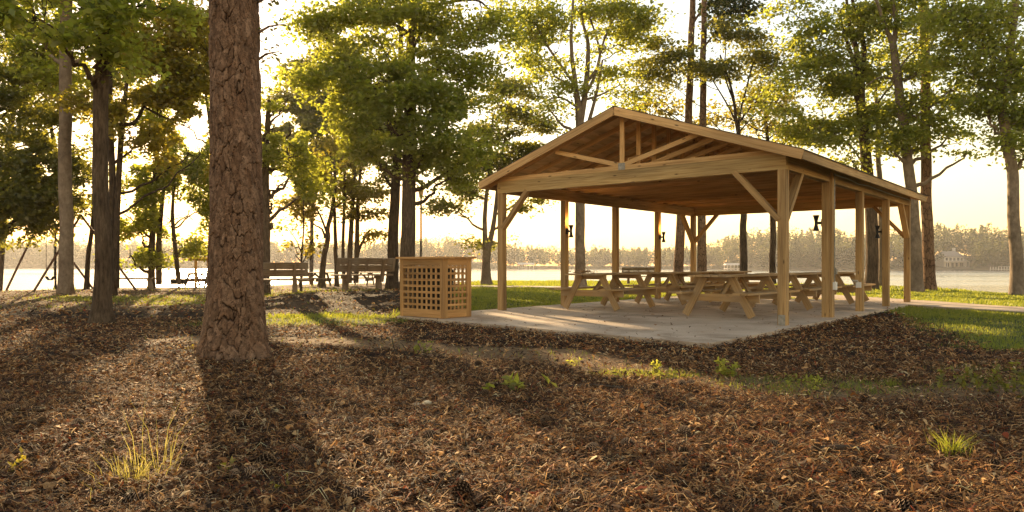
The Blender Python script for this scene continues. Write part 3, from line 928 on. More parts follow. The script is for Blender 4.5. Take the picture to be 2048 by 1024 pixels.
# ------------------------------------------------------------------ benches
def bench(label, L=1.75):
    b = empty("park_bench", (0, 0, 0), 0, label, "bench", "weathered park benches facing the lake")
    # faces +y ; ground z = 0
    mb = MB()
    for i, (y, z) in enumerate(((-.235, .64), (-.295, .845))):
        mb.bar((-L / 2, y, z), (L / 2, y, z), .042, .185, (0, -.28, 1))
    mb.build("backrest", M['oldwood'], b)
    mb = MB()
    for i in range(3):
        y = -.10 + i * .155; mb.box(-L / 2, L / 2, y - .07, y + .07, .43, .472)
    mb.build("seat", M['oldwood'], b)
    for s_ in (-1, 1):
        x = s_ * L * .29
        mb = MB(); mb.box(x - .07, x + .07, -.02, .14, -.25, .34); mb.build("pedestal", M['oldwood'], b)
        mb = MB(); mb.bar((x, -.16, .385), (x, .32, .385), .09, .09); mb.build("seat_support", M['oldwood'], b)
        mb = MB(); mb.bar((x, -.155, .26), (x, -.345, .90), .095, .085, (0, 1, 0)); mb.build("back_support", M['oldwood'], b)
    mb = MB()
    for x in (-L * .47, 0, L * .47): mb.bar((x, -.272, .58), (x, -.345, .90), .06, .035, (0, 1, 0))
    mb.build("back_batten", M['oldwood'], b)
    return b
b1 = bench("grey plank bench half hidden by the thick pine trunk, seen from behind")
Yb = 20.0; b1.location = (PX(552, Yb), Yb, gz(PX(552, Yb), Yb)); b1.rotation_euler = (0, 0, math.radians(14))
def put(o, px, Y, rz, s=1.0, dz=0.0):
    x = PX(px, Y); o.location = (x, Y, gz(x, Y) + dz); o.rotation_euler = (0, 0, math.radians(rz)); o.scale = (s, s, s)
b2 = copy_tree(b1); put(b2, 726, 20.6, 33); tag(b2, "grey plank bench turned to the left between pine and lattice enclosure", "bench")
b3 = copy_tree(b1); put(b3, 1276, 38.0, -6); tag(b3, "distant wooden bench on the lawn beyond the picnic tables", "bench")

# far picnic tables
def far_table(px, Y, rz, lab, s=.92):
    o = copy_tree(far_proto) if far_table.n else far_proto
    far_table.n += 1
    put(o, px, Y, rz, s); tag(o, lab, "picnic table", "picnic tables along the lake bank"); return o
far_table.n = 0
far_proto = picnic("picnic_table", 'oldwood', L=2.0, H=.76)
far_table(508, 33.5, 82, "weathered picnic table at the bank behind the left plank bench")
far_table(630, 34.5, 75, "low weathered picnic table at the bank between the two plank benches")
far_table(404, 34.5, 80, "picnic table standing under the small timber arbor by the water")
far_table(722, 36.5, 84, "weathered picnic table on the bank behind the turned plank bench", .9)
far_table(1440, 36.0, 85, "dark picnic table on the lawn beyond the pavilion's far beam", .95)
def slab_bench(px, Y, rz, L, lab):
    x = PX(px, Y); z = gz(x, Y)
    o = empty("bench_table", (x, Y, z), math.radians(rz), lab, "bench")
    mb = MB(); mb.box(-L / 2, L / 2, -.2, .2, .44, .50); mb.build("seat", M['oldwood'], o)
    for s_ in (-1, 1):
        mb = MB(); mb.bar((s_ * (L / 2 - .2), 0, .44), (s_ * (L / 2 - .48 + .4), 0, -.05), .30, .07, (1, 0, 0)); mb.build("leg", M['oldwood'], o)
slab_bench(266, 30.5, 3, 1.75, "long backless bench at the bank below the swing set's right leg")

# arbor
x, Y = PX(416, 34.5), 34.5
ar = empty("arbor", (x, Y, gz(x, Y)), 0, "small open timber arbor by the water left of the thick pine", "arbor")
for dx in (-.28, .55):
    for dy in (-.7, .7):
        mb = MB(); mb.box(dx - .05, dx + .05, dy - .05, dy + .05, -.1, 1.25); mb.build("post", M['truss'], ar)
for dy in (-.7, .7):
    mb = MB(); mb.box(-.62, .95, dy - .03, dy + .03, 1.252, 1.37); mb.build("beam", M['truss'], ar)
mb = MB()
for i in range(8): mb.box(-.55 + i * .19, -.51 + i * .19, -1.0, 1.0, 1.373, 1.45)
mb.build("rafters", M['truss'], ar)

# grill
x, Y = PX(358, 33), 33
gr = empty("grill", (x, Y, gz(x, Y)), 0, "dark iron pedestal grill on the bank under the dense low tree", "grill")
mb = MB(); mb.tube([(0, 0, -.1), (0, 0, .16)], [.045, .045], 8); mb.build("post", M['dark'], gr)
mb = MB(); mb.box(-.30, .30, -.22, .22, .161, .19); mb.box(-.30, -.27, -.22, .22, .192, .42); mb.box(.27, .30, -.22, .22, .192, .42); mb.box(-.268, .268, .19, .22, .192, .42); mb.box(-.268, .268, -.22, -.19, .192, .36); mb.build("firebox", M['dark'], gr)
mb = MB()
for i in range(9): mb.bar((-.26 + i * .065, -.2, .37), (-.26 + i * .065, .2, .37), .012, .012)
mb.build("grate", M['dark'], gr)

# swing set
Ya, Yb_ = 29.0, 31.0
A = Vector((PX(162, Ya), Ya, 0)); B = Vector((PX(82, Yb_), Yb_, 0))
zt = PZ(430, Ya); zg = gz(A.x, A.y)
sw = empty("swing_set", (A.x, A.y, zg), 0, "tall A frame swing set of brown pipe by the water at left", "swing set")
O_ = Vector((A.x, A.y, zg))
mb = MB(); mb.tube([A + Vector((0, 0, zt)) - O_, B + Vector((0, 0, zt)) - O_], [.045, .045], 10); mb.build("crossbar", M['rust'], sw)
for Q in (A, B):
    for dx in (-1.80, 2.15):
        q0 = Vector((Q.x, Q.y, zt)); q1 = Vector((Q.x + dx, Q.y + .15 * dx, gz(Q.x + dx, Q.y) - .1))
        mb = MB(); mb.tube([q0 - O_, q1 - O_], [.045, .045], 10); mb.build("leg", M['rust'], sw)
for i, f in enumerate((.30, .76)):
    c = A.lerp(B, f); hz = zg + .55
    so = empty("swing", (c.x, c.y, hz), 0, ("belt swing hanging at the left end of the swing set", "belt swing hanging beside the smooth left trunk")[1 - i], "swing", "swings on the swing set")
    dv = Vector((1, -.35, 0)).normalized() * .23
    pts = []
    for t in np.linspace(-1, 1, 9): pts.append(dv * t + Vector((0, 0, -.16 * (1 - t * t))))
    mb = MB()
    side = Vector((dv.y, -dv.x, 0)).normalized() * .075
    vv = []
    for p_ in pts: vv += [p_ - side, p_ + side, p_ + side + Vector((0, 0, .014)), p_ - side + Vector((0, 0, .014))]
    ff = []
    for k in range(8):
        for q in range(4): ff.append((k * 4 + q, k * 4 + (q + 1) % 4, k * 4 + 4 + (q + 1) % 4, k * 4 + 4 + q))
    mb.add(vv, ff); mb.build("seat", M['bin'], so)
    for s_ in (-1, 1):
        mb = MB(); p0 = dv * s_; nlk = 26; hh = zt - hz - .04
        for k in range(nlk):
            z0 = hh * k / nlk; z1 = hh * (k + 1.15) / nlk
            sd = Vector((1, 0, 0)) if k % 2 else Vector((0, 1, 0))
            mb.bar(p0 + Vector((0, 0, z0)), p0 + Vector((0, 0, min(z1, hh + .03))), .022 if k % 2 else .010, .010 if k % 2 else .022, (0, 1, 0))
        mb.build("chain", M['dark'], so)

# lamp posts
def lamp_post(px, Y, pytop, label, w=.045, lantern=True):
    x = PX(px, Y); z = gz(x, Y); zt_ = PZ(pytop, Y) - z
    o = empty("street_lamp", (x, Y, z), 0, label, "street lamp", "lamp posts along the bank")
    mb = MB(); mb.lathe([(0, -.1), (w * 2.2, -.1), (w * 2.2, .25), (w * 1.2, .4), (w, .5), (w * .8, zt_ - .05), (0, zt_)], (0, 0, 0), 10); mb.build("post", M['dark'], o, smooth=True)
    mb = MB(); mb.lathe([(0, zt_ - .06), (.05, zt_ - .05), (.11, zt_ - .02), (.12, zt_), (.02, zt_ + .004)], (0, 0, 0), 8)
    mb.lathe([(0, zt_ + .30), (.19, zt_ + .30), (.13, zt_ + .38), (.03, zt_ + .45), (0, zt_ + .48)], (0, 0, 0), 8); mb.build("lantern_cap", M['dark'], o)
    mb = MB(); mb.lathe([(0, zt_ + .005), (.085, zt_ + .005), (.14, zt_ + .298), (0, zt_ + .298)], (0, 0, 0), 8); mb.build("lantern_glass", M['lglass'], o)
M['lglass'] = plain("amber_lantern_glass", (.75, .5, .18), .3)
lamp_post(111, 31.5, 466, "lantern lamp post with amber glass beside the swing set")
lamp_post(842, 33.0, 392, "dark lamp post rising behind the lattice enclosure", .05)

# ------------------------------------------------------------------ far shore: forest, house, docks
r = np.random.default_rng(21)
CL, CS = [], []
nT = 2600
for i in range(nT):
    px = r.uniform(-1100, 3100)
    back = 3 + 75 * r.random() ** 1.3
    if 1862 < px < 1942 and back < 34: continue
    D = far_shore(px) + back
    g0 = float(far_ground(np.array([px]), np.array([back]))[0])
    htop = HC + (YH - far_top(px)) / F * D
    hmax = max(4.0, min(17.0, htop - g0))
    h = hmax * r.uniform(.72, 1.06) * (1 - .25 * (back < 14)); cw = h * r.uniform(.20, .36)
    x = PX(px, D)
    kind = r.random()
    n = 260
    u = unit(r.normal(size=(n, 3)))
    if kind < .3:
        t = r.random(n); rad = cw * .75 * (1 - t) ** .8
        P = np.stack([x + u[:, 0] * rad, D + u[:, 1] * rad, g0 + h * (.12 + .92 * t)], 1)
    else:
        k3 = 4
        cen = r.normal(size=(k3, 3)) * np.array([.5, .5, .35]) * cw
        pick = r.integers(0, k3, n)
        P = np.stack([x + cen[pick, 0] + u[:, 0] * cw * .7, D + cen[pick, 1] + u[:, 1] * cw * .7, g0 + h * .60 + cen[pick, 2] + u[:, 2] * h * .36], 1)
    P[:, 2] = np.maximum(P[:, 2], g0 + .3)
    CL.append(P); CS.append(np.stack([r.uniform(.6, 1.3, n) * (1 + D / 1000), np.full(n, r.uniform(.05, .85))], 1))
# shrubs right along the waterline
for i in range(900):
    px = r.uniform(-1100, 3100); back = r.uniform(.3, 8)
    if 1862 < px < 1942: continue
    D = far_shore(px) + back; g0 = float(far_ground(np.array([px]), np.array([back]))[0]); n = 60
    u = unit(r.normal(size=(n, 3))); s_ = r.uniform(.9, 2.6)
    CL.append(np.stack([PX(px, D) + u[:, 0] * s_ * 1.3, D + u[:, 1] * s_, g0 + s_ * .8 + u[:, 2] * s_ * .9], 1)); CS.append(np.stack([r.uniform(.5, 1.0, n), np.full(n, r.uniform(.2, .9))], 1))
P = np.concatenate(CL); S = np.concatenate(CS)
fo = quads_object("far_forest", leaf_verts(P, S[:, 0] * .64, r, .8, .85, .1), [(0, 1, 2, 3)], M['far'], attr=np.clip(S[:, 1] + r.normal(size=len(P)) * .05, 0, 1))
tag(fo, "hazy wooded shore across the lake", "woods", kind="stuff")

def far_house():
    px = 1900; back = 20; D = float(far_shore(px)) + back
    x = PX(px, D); z = float(far_ground(np.array([px]), np.array([back]))[0]) + .2
    h = empty("lake_house", (x, D, z), math.radians(8), "pale two storey house with chimney and long porch on the far right shore", "house")
    mb = MB(); mb.box(-6.2, 5.0, -3.5, 3.5, -2.0, 4.6); mb.box(5.003, 7.6, -2.6, 2.6, -2.0, 2.6); mb.build("wall", M['house'], h)
    mb = MB(); mb.add([(-6.7, -4.0, 4.55), (5.5, -4.0, 4.55), (5.5, 4.0, 4.55), (-6.7, 4.0, 4.55), (-4.4, 0, 7.4), (3.0, 0, 7.4)], [(0, 1, 5, 4), (1, 2, 5), (2, 3, 4, 5), (3, 0, 4), (0, 3, 2, 1)])
    mb.add([(4.6, -3.0, 2.62), (8.0, -3.0, 2.62), (8.0, 3.0, 2.62), (4.6, 3.0, 2.62), (5.2, 0, 4.1)], [(0, 1, 4), (1, 2, 4), (2, 3, 4), (3, 0, 4), (0, 3, 2, 1)])
    rf = mb.build("roof", M['roofing'], h)
    mb = MB(); mb.box(2.2, 3.3, .3, 1.3, 5.0, 9.0); mb.build("chimney", M['house'], rf)
    for i in range(5):
        mb = MB(); mb.box(-5.3 + i * 2.1, -4.1 + i * 2.1, -3.53, -3.502, 2.6, 4.0); mb.build("window", M['window'], h)
    for i in range(4):
        mb = MB(); mb.box(-5.0 + i * 2.6, -3.4 + i * 2.6, -3.53, -3.502, -.4, 1.5); mb.build("window", M['window'], h)
    mb = MB(); mb.box(-6.6, 5.4, -6.2, -3.55, 1.95, 2.15); mb.box(-6.6, 5.4, -6.2, -3.55, -.9, -.7)
    for i in range(7): mb.box(-6.5 + i * 1.97, -6.3 + i * 1.97, -6.15, -5.95, -2.2, 1.95)
    mb.build("porch", M['house'], h)
far_house()
def dock(px, back, w, lab, roof=True, h=2.4):
    D = float(far_shore(px)) + back
    o = empty("boat_dock", (PX(px, D), D, WZ), 0, lab, "boat dock")
    mb = MB(); mb.box(-w / 2, w / 2, -3, 3, .5, .75)
    mb.build("deck", M['house'], o)
    mb = MB()
    for i in range(5):
        for y in (-2.8, 2.8): mb.box(-w / 2 + .1 + i * (w - .4) / 4, -w / 2 + .3 + i * (w - .4) / 4, y - .1, y + .1, -1, h + .5 if roof else 1.7)
    mb.build("post", M['house'], o)
    if roof:
        mb = MB(); mb.add([(-w / 2 - .4, -3.4, h + .5), (w / 2 + .4, -3.4, h + .5), (w / 2 + .4, 3.4, h + .5), (-w / 2 - .4, 3.4, h + .5), (-w / 2 - .4, 0, h + 1.6), (w / 2 + .4, 0, h + 1.6)], [(0, 1, 5, 4), (2, 3, 4, 5), (1, 2, 5), (3, 0, 4), (0, 3, 2, 1)]); mb.build("roof", M['house'], o)
    else:
        mb = MB(); mb.box(-w / 2, w / 2, -3.0, -2.9, 1.7, 1.85); mb.build("railing", M['house'], o)
dock(2000, -4, 5.5, "white railed dock on the far shore right of the pale house", False)
dock(1052, -5, 10, "pale roofed boat dock below the far left-centre woods, behind the front left post")
dock(1465, -4, 8, "pale roofed boat dock on the far shore seen under the pavilion roof", True, 2.0)

# ------------------------------------------------------------------ the thick pine in front
def worley(theta, z, r0, seed, cw=.125, ch=.21):
    rg = np.random.default_rng(seed)
    nx_ = int(round(2 * math.pi * r0 / cw)); z0, z1 = z.min() - .5, z.max() + .5
    nz_ = int((z1 - z0) / ch)
    gx_, gz_ = np.meshgrid(np.arange(nx_), np.arange(nz_))
    off = (gz_ % 2) * .5
    cxp = (gx_ + off + rg.uniform(-.42, .42, gx_.shape)) / nx_ * 2 * math.pi
    czp = z0 + (gz_ + .5 + rg.uniform(-.45, .45, gz_.shape)) * ch
    val = rg.random(gx_.shape)
    f1 = np.full(theta.shape, 9.); f2 = np.full(theta.shape, 9.); cid = np.zeros(theta.shape)
    row = np.floor((z - z0) / ch).astype(int)
    col = theta / (2 * math.pi) * nx_
    for dj in (-2, -1, 0, 1, 2):
        jj = np.clip(row + dj, 0, nz_ - 1)
        for di in range(-3, 4):
            iic = (np.floor(col).astype(int) + di) % nx_
            dth = (theta - cxp[jj, iic] + math.pi) % (2 * math.pi) - math.pi
            d = np.hypot(dth * r0 / cw, (z - czp[jj, iic]) / ch)
            nw = d < f1
            f2 = np.where(nw, f1, np.minimum(f2, d)); cid = np.where(nw, val[jj, iic], cid); f1 = np.where(nw, d, f1)
    return f2 - f1, cid

def big_pine():
    Y = 8.0; x = PX(470, Y); bz = gz(x, Y)
    root = empty("pine_tree", (x, Y, bz), 0, "thick straight pine trunk with plated bark standing in the foreground litter", "tree")
    nth = 260
    zz = np.concatenate([np.linspace(-.15, 4.35, 560), np.linspace(4.4, 15, 120)])
    TH, ZZ = np.meshgrid(np.arange(nth) / nth * 2 * math.pi, zz)
    R = .272 - .0048 * np.maximum(ZZ, 0)
    fl = np.exp(-np.maximum(ZZ, 0) / .26)
    lob = .5 + .5 * np.cos(TH * 5 + 1.0 + .8 * np.sin(TH * 2 + .5))
    R = R + fl * (.055 + .075 * lob) + .05 * np.exp(-np.maximum(ZZ, 0) / .9)
    wx = (fbm(np.cos(TH) * 3 + 9, np.sin(TH) * 3 + ZZ * 4, 3) - .5)
    wz = (fbm(np.cos(TH) * 3 + 29, np.sin(TH) * 3 + ZZ * 3 + 7, 3) - .5)
    e, cid = worley((TH + wx * .55) % (2 * math.pi), ZZ + wz * .22, .30, 4, .078, .235)
    e2, cid2 = worley((TH + wz * .2) % (2 * math.pi), ZZ + wx * .1, .30, 9, .055, .085)
    cwid = .02 + .085 * sstep(.3, .7, fbm(np.cos(TH) * 2 + 3, np.sin(TH) * 2 + ZZ * 2.2, 3))
    crack = np.clip(sstep(.0, 1, e / cwid) + .25 * fbm(TH * 20, ZZ * 14, 2) * 0, 0, 1)
    fl2 = sstep(.0, .10, e2)
    h = crack * .026 * (.65 + .7 * cid) + fl2 * .005 * crack * cid2 + (fbm(TH * 30, ZZ * 30, 3) - .5) * .006
    R2 = R - .022 + h
    cxs = (x - x) + .0 * ZZ
    lean = (PX(468, Y) - PX(477, Y)) / 4.5
    V = np.stack([np.cos(TH) * R2 + lean * 0 + .015 * np.sin(ZZ * .9), np.sin(TH) * R2, ZZ], -1).reshape(-1, 3)
    nr_ = len(zz)
    ii = np.arange(nr_ * nth).reshape(nr_, nth)
    a = ii[:-1]; b = np.roll(ii, -1, 1)[:-1]; c = np.roll(ii, -1, 1)[1:]; d = ii[1:]
    fq = np.stack([a, b, c, d], -1).reshape(-1, 4)
    me = bpy.data.meshes.new("trunk")
    me.vertices.add(len(V)); me.vertices.foreach_set("co", V.reshape(-1).astype(np.float32))
    me.loops.add(fq.size); me.loops.foreach_set("vertex_index", fq.reshape(-1).astype(np.int32))
    me.polygons.add(len(fq)); me.polygons.foreach_set("loop_start", np.arange(0, fq.size, 4, dtype=np.int32))
    cA, cB, cC = np.array([.018, .011, .007]), np.array([.125, .070, .040]), np.array([.205, .130, .082])
    fl2 = sstep(.0, .10, e2)
    t = (cid * .45 + .55 * cid2)[..., None]
    colr = cA * (1 - crack[..., None]) + crack[..., None] * (cB * (1 - t) + cC * t)
    qn = fbm(np.cos(TH) * 5 + 50, np.sin(TH) * 5 + ZZ * 9, 4) * 9
    lay = np.floor(qn); frac = qn - lay
    flake = (.45 + .55 * sstep(.0, .30, frac) + .25 * sstep(.75, 1, frac)) * (.65 + .75 * ((lay * 7.31) % 1.0))
    colr = colr * flake[..., None]
    colr = colr * ((.62 + .75 * fbm(TH * 9, ZZ * 26, 4)) * (.72 + .28 * fl2))[..., None]
    at_ = me.attributes.new("tint", 'FLOAT_COLOR', 'POINT')
    at_.data.foreach_set("color", np.concatenate([colr.reshape(-1, 3), np.ones((len(V), 1))], 1).reshape(-1).astype(np.float32))
    me.update(calc_edges=True)
    me.polygons.foreach_set("use_smooth", np.ones(len(fq), dtype=bool))
    m, nt, out = newmat("plated_pine_bark")
    at = N(nt, "ShaderNodeAttribute"); at.attribute_name = "tint"
    tc = N(nt, "ShaderNodeTexCoord"); n1 = N(nt, "ShaderNodeTexNoise"); n1.inputs["Scale"].default_value = 60; n1.inputs["Detail"].default_value = 5
    nt.links.new(tc.outputs["Object"], n1.inputs[0])
    principled(nt, out, at.outputs["Color"], .92, n1.outputs[0], .35, .006, spec=.12)
    me.materials.append(m)
    o = bpy.data.objects.new("trunk", me); COL.objects.link(o); o.parent = root
    # high crown, above the frame, and the short sprigs that show at the trunk's right side
    rg = np.random.default_rng(8); mb = MB(); LP, LS = [], []
    for (zc, az, ln) in [(3.95, -.1, .50), (3.62, .1, .34), (3.30, .0, .30), (9.5, 1, 2.2), (10.5, 3, 2.4), (11.5, 5, 2.2), (12.5, 2, 2.0), (13.5, 4, 1.6), (14.3, 0, 1.2)]:
        d = np.array([math.cos(az), math.sin(az), .12]); p0 = np.array([0, 0, zc]) + d * .2; p1 = p0 + d * ln + np.array([0, 0, .1])
        mb.tube([p0, (p0 + p1) / 2 + np.array([0, 0, .04]), p1], [.02 if ln < 1 else .05, .012, .005], 5)
        n = int(34 * ln / .4) if ln < 1 else 500
        tt = rg.uniform(.25, 1.1, n)
        LP.append(p0 + (p1 - p0) * tt[:, None] + rg.normal(size=(n, 3)) * (.045 if ln < 1 else .4)); LS.append(rg.uniform(.05, .085, n) if ln < 1 else rg.uniform(.12, .2, n))
    mb.build("limb", M['pine'], root)
    P = np.concatenate(LP); S = np.concatenate(LS)
    quads_object("crown", leaf_verts(P, S, rg, .5, .5), [(0, 1, 2, 3)], M['leafB'], root, attr=np.clip(rg.normal(.5, .2, len(P)), 0, 1))
big_pine()

# ------------------------------------------------------------------ ground patches that the sun reaches
for px, py, rx in [(300, 730, .5), (200, 740, .3), (330, 690, .5), (180, 860, .4), (380, 720, .35), (345, 760, .45), (290, 900, .40), (250, 830, .35), (330, 600, .9), (640, 640, 1.1), (720, 620, .8), (600, 665, .4),
                   (1270, 745, .5), (1000, 985, .4), (1200, 950, .4), (1400, 930, .45), (1600, 950, .5), (1800, 975, .5), (2000, 980, .5), (700, 990, .3),
                   (1050, 640, .5), (1200, 650, .45), (1120, 625, .5)]:
    Y = YG(py); LIT.append((PX(px, Y), Y, 0.0, rx))

# ------------------------------------------------------------------ trees
def G(name): return "trees along the lake bank"
gp = "trees standing along the lake bank"
tree("broadleaf_tree", "tall straight trunk beside the swing set at left, smooth bark", "tree", 25.6,
     [(131, 583, 32), (132, 420, 29), (131, 250, 27), (132, 60, 25), (133, -200, 20), (135, -500, 10)],
     [(60, -40, 90, 50, 14), (190, -60, 90, 50, 14), (40, 60, 60, 60, 12, 1.5), (70, 150, 60, 40, 8, 1), (210, 60, 50, 60, 8, 1), (150, -250, 160, 120, 22)], 'leafA', 'barksmooth', group=gp, seed=1, nl=60, lsize=.16)
tree("broadleaf_tree", "mid sized ridged trunk left of the thick pine with large leaves hanging before it", "tree", 12.9,
     [(203, 642, 40), (204, 560, 36), (203, 400, 34), (205, 180, 31), (207, -60, 27), (210, -400, 18)],
     [(110, 60, 60, 40, 8, -.6), (150, 15, 90, 30, 10, -.5), (250, 40, 70, 40, 9, -.6), (160, 105, 60, 30, 7, -.7), (235, 120, 50, 30, 6, -.5), (40, 40, 60, 35, 8, -.4), (330, 20, 70, 35, 9, 0), (290, -80, 120, 60, 12), (60, -80, 120, 60, 12)], 'leafA', 'bark', group=gp, seed=2, nl=46, lsize=.105, spread=.26, base_flare=1.6,
     limbs=[[(203, 110, 8), (170, 90, 5, -.4), (120, 60, 3, -.6)], [(205, 60, 8), (250, 40, 5, -.4), (320, 25, 3, -.4)]])
tree("broadleaf_tree", "dark double stemmed tree just behind the ridged trunk with a long right limb", "tree", 24.5,
     [(226, 577, 17), (224, 460, 15), (224, 330, 14), (219, 180, 12), (216, 40, 9), (210, -150, 5)],
     [(310, 120, 60, 50, 15), (370, 60, 60, 50, 15), (370, 150, 50, 45, 14), (280, 40, 60, 50, 14), (330, 200, 60, 40, 12), (250, 210, 40, 45, 10), (395, 210, 30, 50, 10), (180, 210, 30, 40, 7), (300, -60, 140, 60, 18), (380, 250, 40, 40, 9), (300, 270, 50, 40, 9), (400, 100, 40, 60, 12, 1.5), (340, 30, 60, 40, 12, 2), (270, 150, 50, 40, 11, 1), (350, 300, 45, 40, 11, 1), (400, 310, 25, 40, 7)], 'leafC', 'barkdark', group=gp, seed=3, nl=62, lsize=.14,
     extra=[[(232, 577, 15), (234, 430, 13), (244, 250, 12), (252, 180, 9), (262, 60, 6), (270, -100, 3)]],
     limbs=[[(244, 250, 9), (272, 242, 8), (300, 190, 6), (345, 150, 4.5), (420, 125, 3)], [(290, 215, 5), (330, 235, 4), (370, 245, 3)], [(226, 300, 7), (216, 230, 6), (218, 190, 5)]])
tree("small_tree", "thin leaning trunk between the smooth and ridged left trunks", "tree", 31.0,
     [(173, 572, 11), (178, 510, 10), (186, 430, 8), (192, 330, 6), (200, 240, 4)],
     [(170, 330, 40, 30, 8), (200, 250, 40, 40, 8), (170, 400, 30, 25, 5)], 'leafB', 'barkdark', group=gp, seed=4)
tree("broadleaf_tree", "dark leafy tree at the far left edge reaching over the swing set", "tree", 27.0,
     [(-95, 580, 26), (-80, 450, 24), (-60, 300, 20), (-40, 100, 14), (-30, -100, 8)],
     [(20, 310, 60, 40, 16), (70, 340, 45, 35, 14), (20, 390, 60, 50, 18), (60, 420, 50, 40, 15), (20, 460, 45, 30, 11), (90, 290, 30, 30, 8), (20, 215, 40, 35, 9), (60, 370, 70, 60, 16, 1), (110, 330, 35, 40, 9, 1), (10, 130, 60, 50, 12, 1), (80, 130, 50, 40, 9, 1), (-40, 200, 70, 100, 16), (110, 385, 30, 25, 7), (120, 250, 25, 30, 5)], 'leafB', 'barkdark', group=gp, seed=5, nl=62, lsize=.15)
tree("pine_tree", "thin pale leaning pine with sparse bare boughs at the upper left edge", "tree", 38.0,
     [(-6, 575, 14), (8, 400, 14), (22, 260, 13), (34, 170, 11), (46, 40, 8), (55, -60, 5)],
     [(60, 240, 60, 40, 6), (90, 300, 40, 30, 5), (20, 130, 50, 30, 6), (100, 200, 40, 30, 5), (70, 60, 60, 40, 8)], 'leafC', 'bark', group=gp, seed=6, nl=26, lsize=.16,
     limbs=[[(22, 260, 4), (60, 235, 3), (105, 215, 1.5)], [(18, 300, 4), (60, 290, 3), (120, 300, 1.5)], [(28, 220, 4), (70, 190, 3), (110, 180, 1.5)], [(12, 350, 4), (60, 350, 3), (100, 330, 1.5)]])
tree("broadleaf_tree", "dense low crowned tree over the pedestal grill left of the thick pine", "tree", 32.0,
     [(303, 569, 15), (304, 480, 13), (308, 390, 11), (315, 300, 8), (322, 220, 5)],
     [(290, 400, 45, 40, 15), (340, 440, 50, 40, 17), (285, 470, 40, 35, 13), (370, 490, 38, 26, 12), (320, 510, 35, 22, 9), (380, 420, 35, 40, 12), (330, 350, 60, 40, 15), (260, 510, 22, 18, 6), (395, 350, 25, 50, 8), (265, 340, 30, 40, 8), (250, 430, 20, 30, 6), (360, 300, 50, 40, 12, 1), (400, 400, 25, 50, 9, 1), (300, 330, 40, 35, 9, 1)], 'leafA', 'bark', group=gp, seed=7, nl=70, lsize=.14,
     extra=[[(318, 569, 14), (318, 480, 12), (325, 400, 9), (335, 320, 6)], [(358, 568, 11), (352, 510, 10), (345, 430, 8), (350, 350, 5)]])
tree("broadleaf_tree", "slim tree whose trunk shows along the thick pine's right edge", "tree", 26.0,
     [(529, 578, 22), (530, 480, 20), (531, 380, 18), (533, 280, 13), (538, 200, 8)],
     [(550, 250, 35, 35, 11), (555, 310, 45, 40, 14), (560, 370, 40, 30, 10), (545, 215, 30, 25, 6), (590, 340, 35, 35, 10), (580, 270, 30, 30, 8), (545, 410, 22, 22, 5), (540, 440, 16, 16, 3), (500, 300, 40, 60, 8), (600, 300, 40, 40, 11), (610, 390, 35, 30, 8), (570, 210, 30, 30, 8)], 'leafA', 'bark', group=gp, seed=8, nl=60, lsize=.13)
tree("broadleaf_tree", "large hazy full crowned tree far behind, left of the centre maple", "tree", 62.0,
     [(622, 560, 9), (624, 450, 8), (630, 330, 8), (640, 220, 6)],
     [(640, 190, 45, 60, 26), (600, 250, 45, 50, 24), (660, 260, 50, 60, 26), (630, 140, 35, 35, 12), (590, 310, 40, 40, 16), (650, 330, 60, 40, 20), (570, 210, 20, 25, 6), (660, 110, 25, 30, 8)], 'leafB', 'barkdark', group=gp, seed=9, nl=90, lsize=.30, spread=.75)
tree("small_tree", "crooked leaning trunk between the two plank benches", "tree", 34.0,
     [(643, 566, 15), (646, 530, 12), (655, 480, 11), (656, 455, 9), (664, 420, 9), (670, 370, 7), (668, 320, 5)],
     [(620, 400, 40, 35, 10), (650, 360, 45, 35, 12), (600, 430, 30, 20, 5), (690, 380, 30, 25, 6), (610, 350, 40, 30, 9), (580, 400, 25, 25, 5)], 'leafC', 'bark', group=gp, seed=10, nl=50, lsize=.15,
     limbs=[[(655, 470, 5), (640, 430, 4), (620, 400, 2.5)], [(664, 420, 5), (690, 400, 3), (705, 380, 2)]])
tree("small_tree", "clump of four thin trunks behind the turned plank bench", "tree", 35.0,
     [(674, 566, 9), (671, 490, 8), (669, 430, 7), (664, 360, 5), (660, 300, 3)],
     [(700, 330, 50, 40, 14), (730, 370, 40, 35, 10), (660, 320, 45, 40, 12), (690, 280, 50, 35, 12), (720, 300, 60, 40, 14, 1), (680, 370, 50, 35, 12, 1), (640, 340, 40, 40, 10, 1), (745, 320, 35, 40, 9), (700, 430, 30, 20, 4), (760, 410, 25, 25, 4), (740, 470, 25, 12, 3)], 'leafC', 'bark', group=gp, seed=11, nl=52, lsize=.15,
     extra=[[(688, 566, 8), (686, 500, 7), (688, 420, 6), (690, 330, 4)], [(698, 566, 12), (700, 500, 11), (706, 400, 8), (712, 300, 4)], [(712, 566, 11), (714, 490, 10), (716, 400, 8), (725, 300, 4)]],
     limbs=[[(716, 510, 5), (722, 490, 5), (738, 468, 3.5), (770, 470, 2)]])
tree("sapling", "thin sparse sapling behind the left plank bench", "sapling", 28.0,
     [(602, 572, 5), (603, 520, 4.5), (606, 470, 3.5), (607, 430, 2.5), (608, 400, 1.5)],
     [(606, 440, 26, 22, 5), (592, 495, 14, 10, 2), (625, 500, 10, 12, 3), (585, 455, 20, 14, 3), (630, 470, 14, 10, 2)], 'leafC', 'barkdark', group=gp, seed=12, nl=10, lsize=.15, spread=.2,
     limbs=[[(603, 505, 2.5), (592, 480, 2), (575, 455, 1.2)], [(606, 525, 2.5), (618, 500, 2), (626, 480, 1)]])
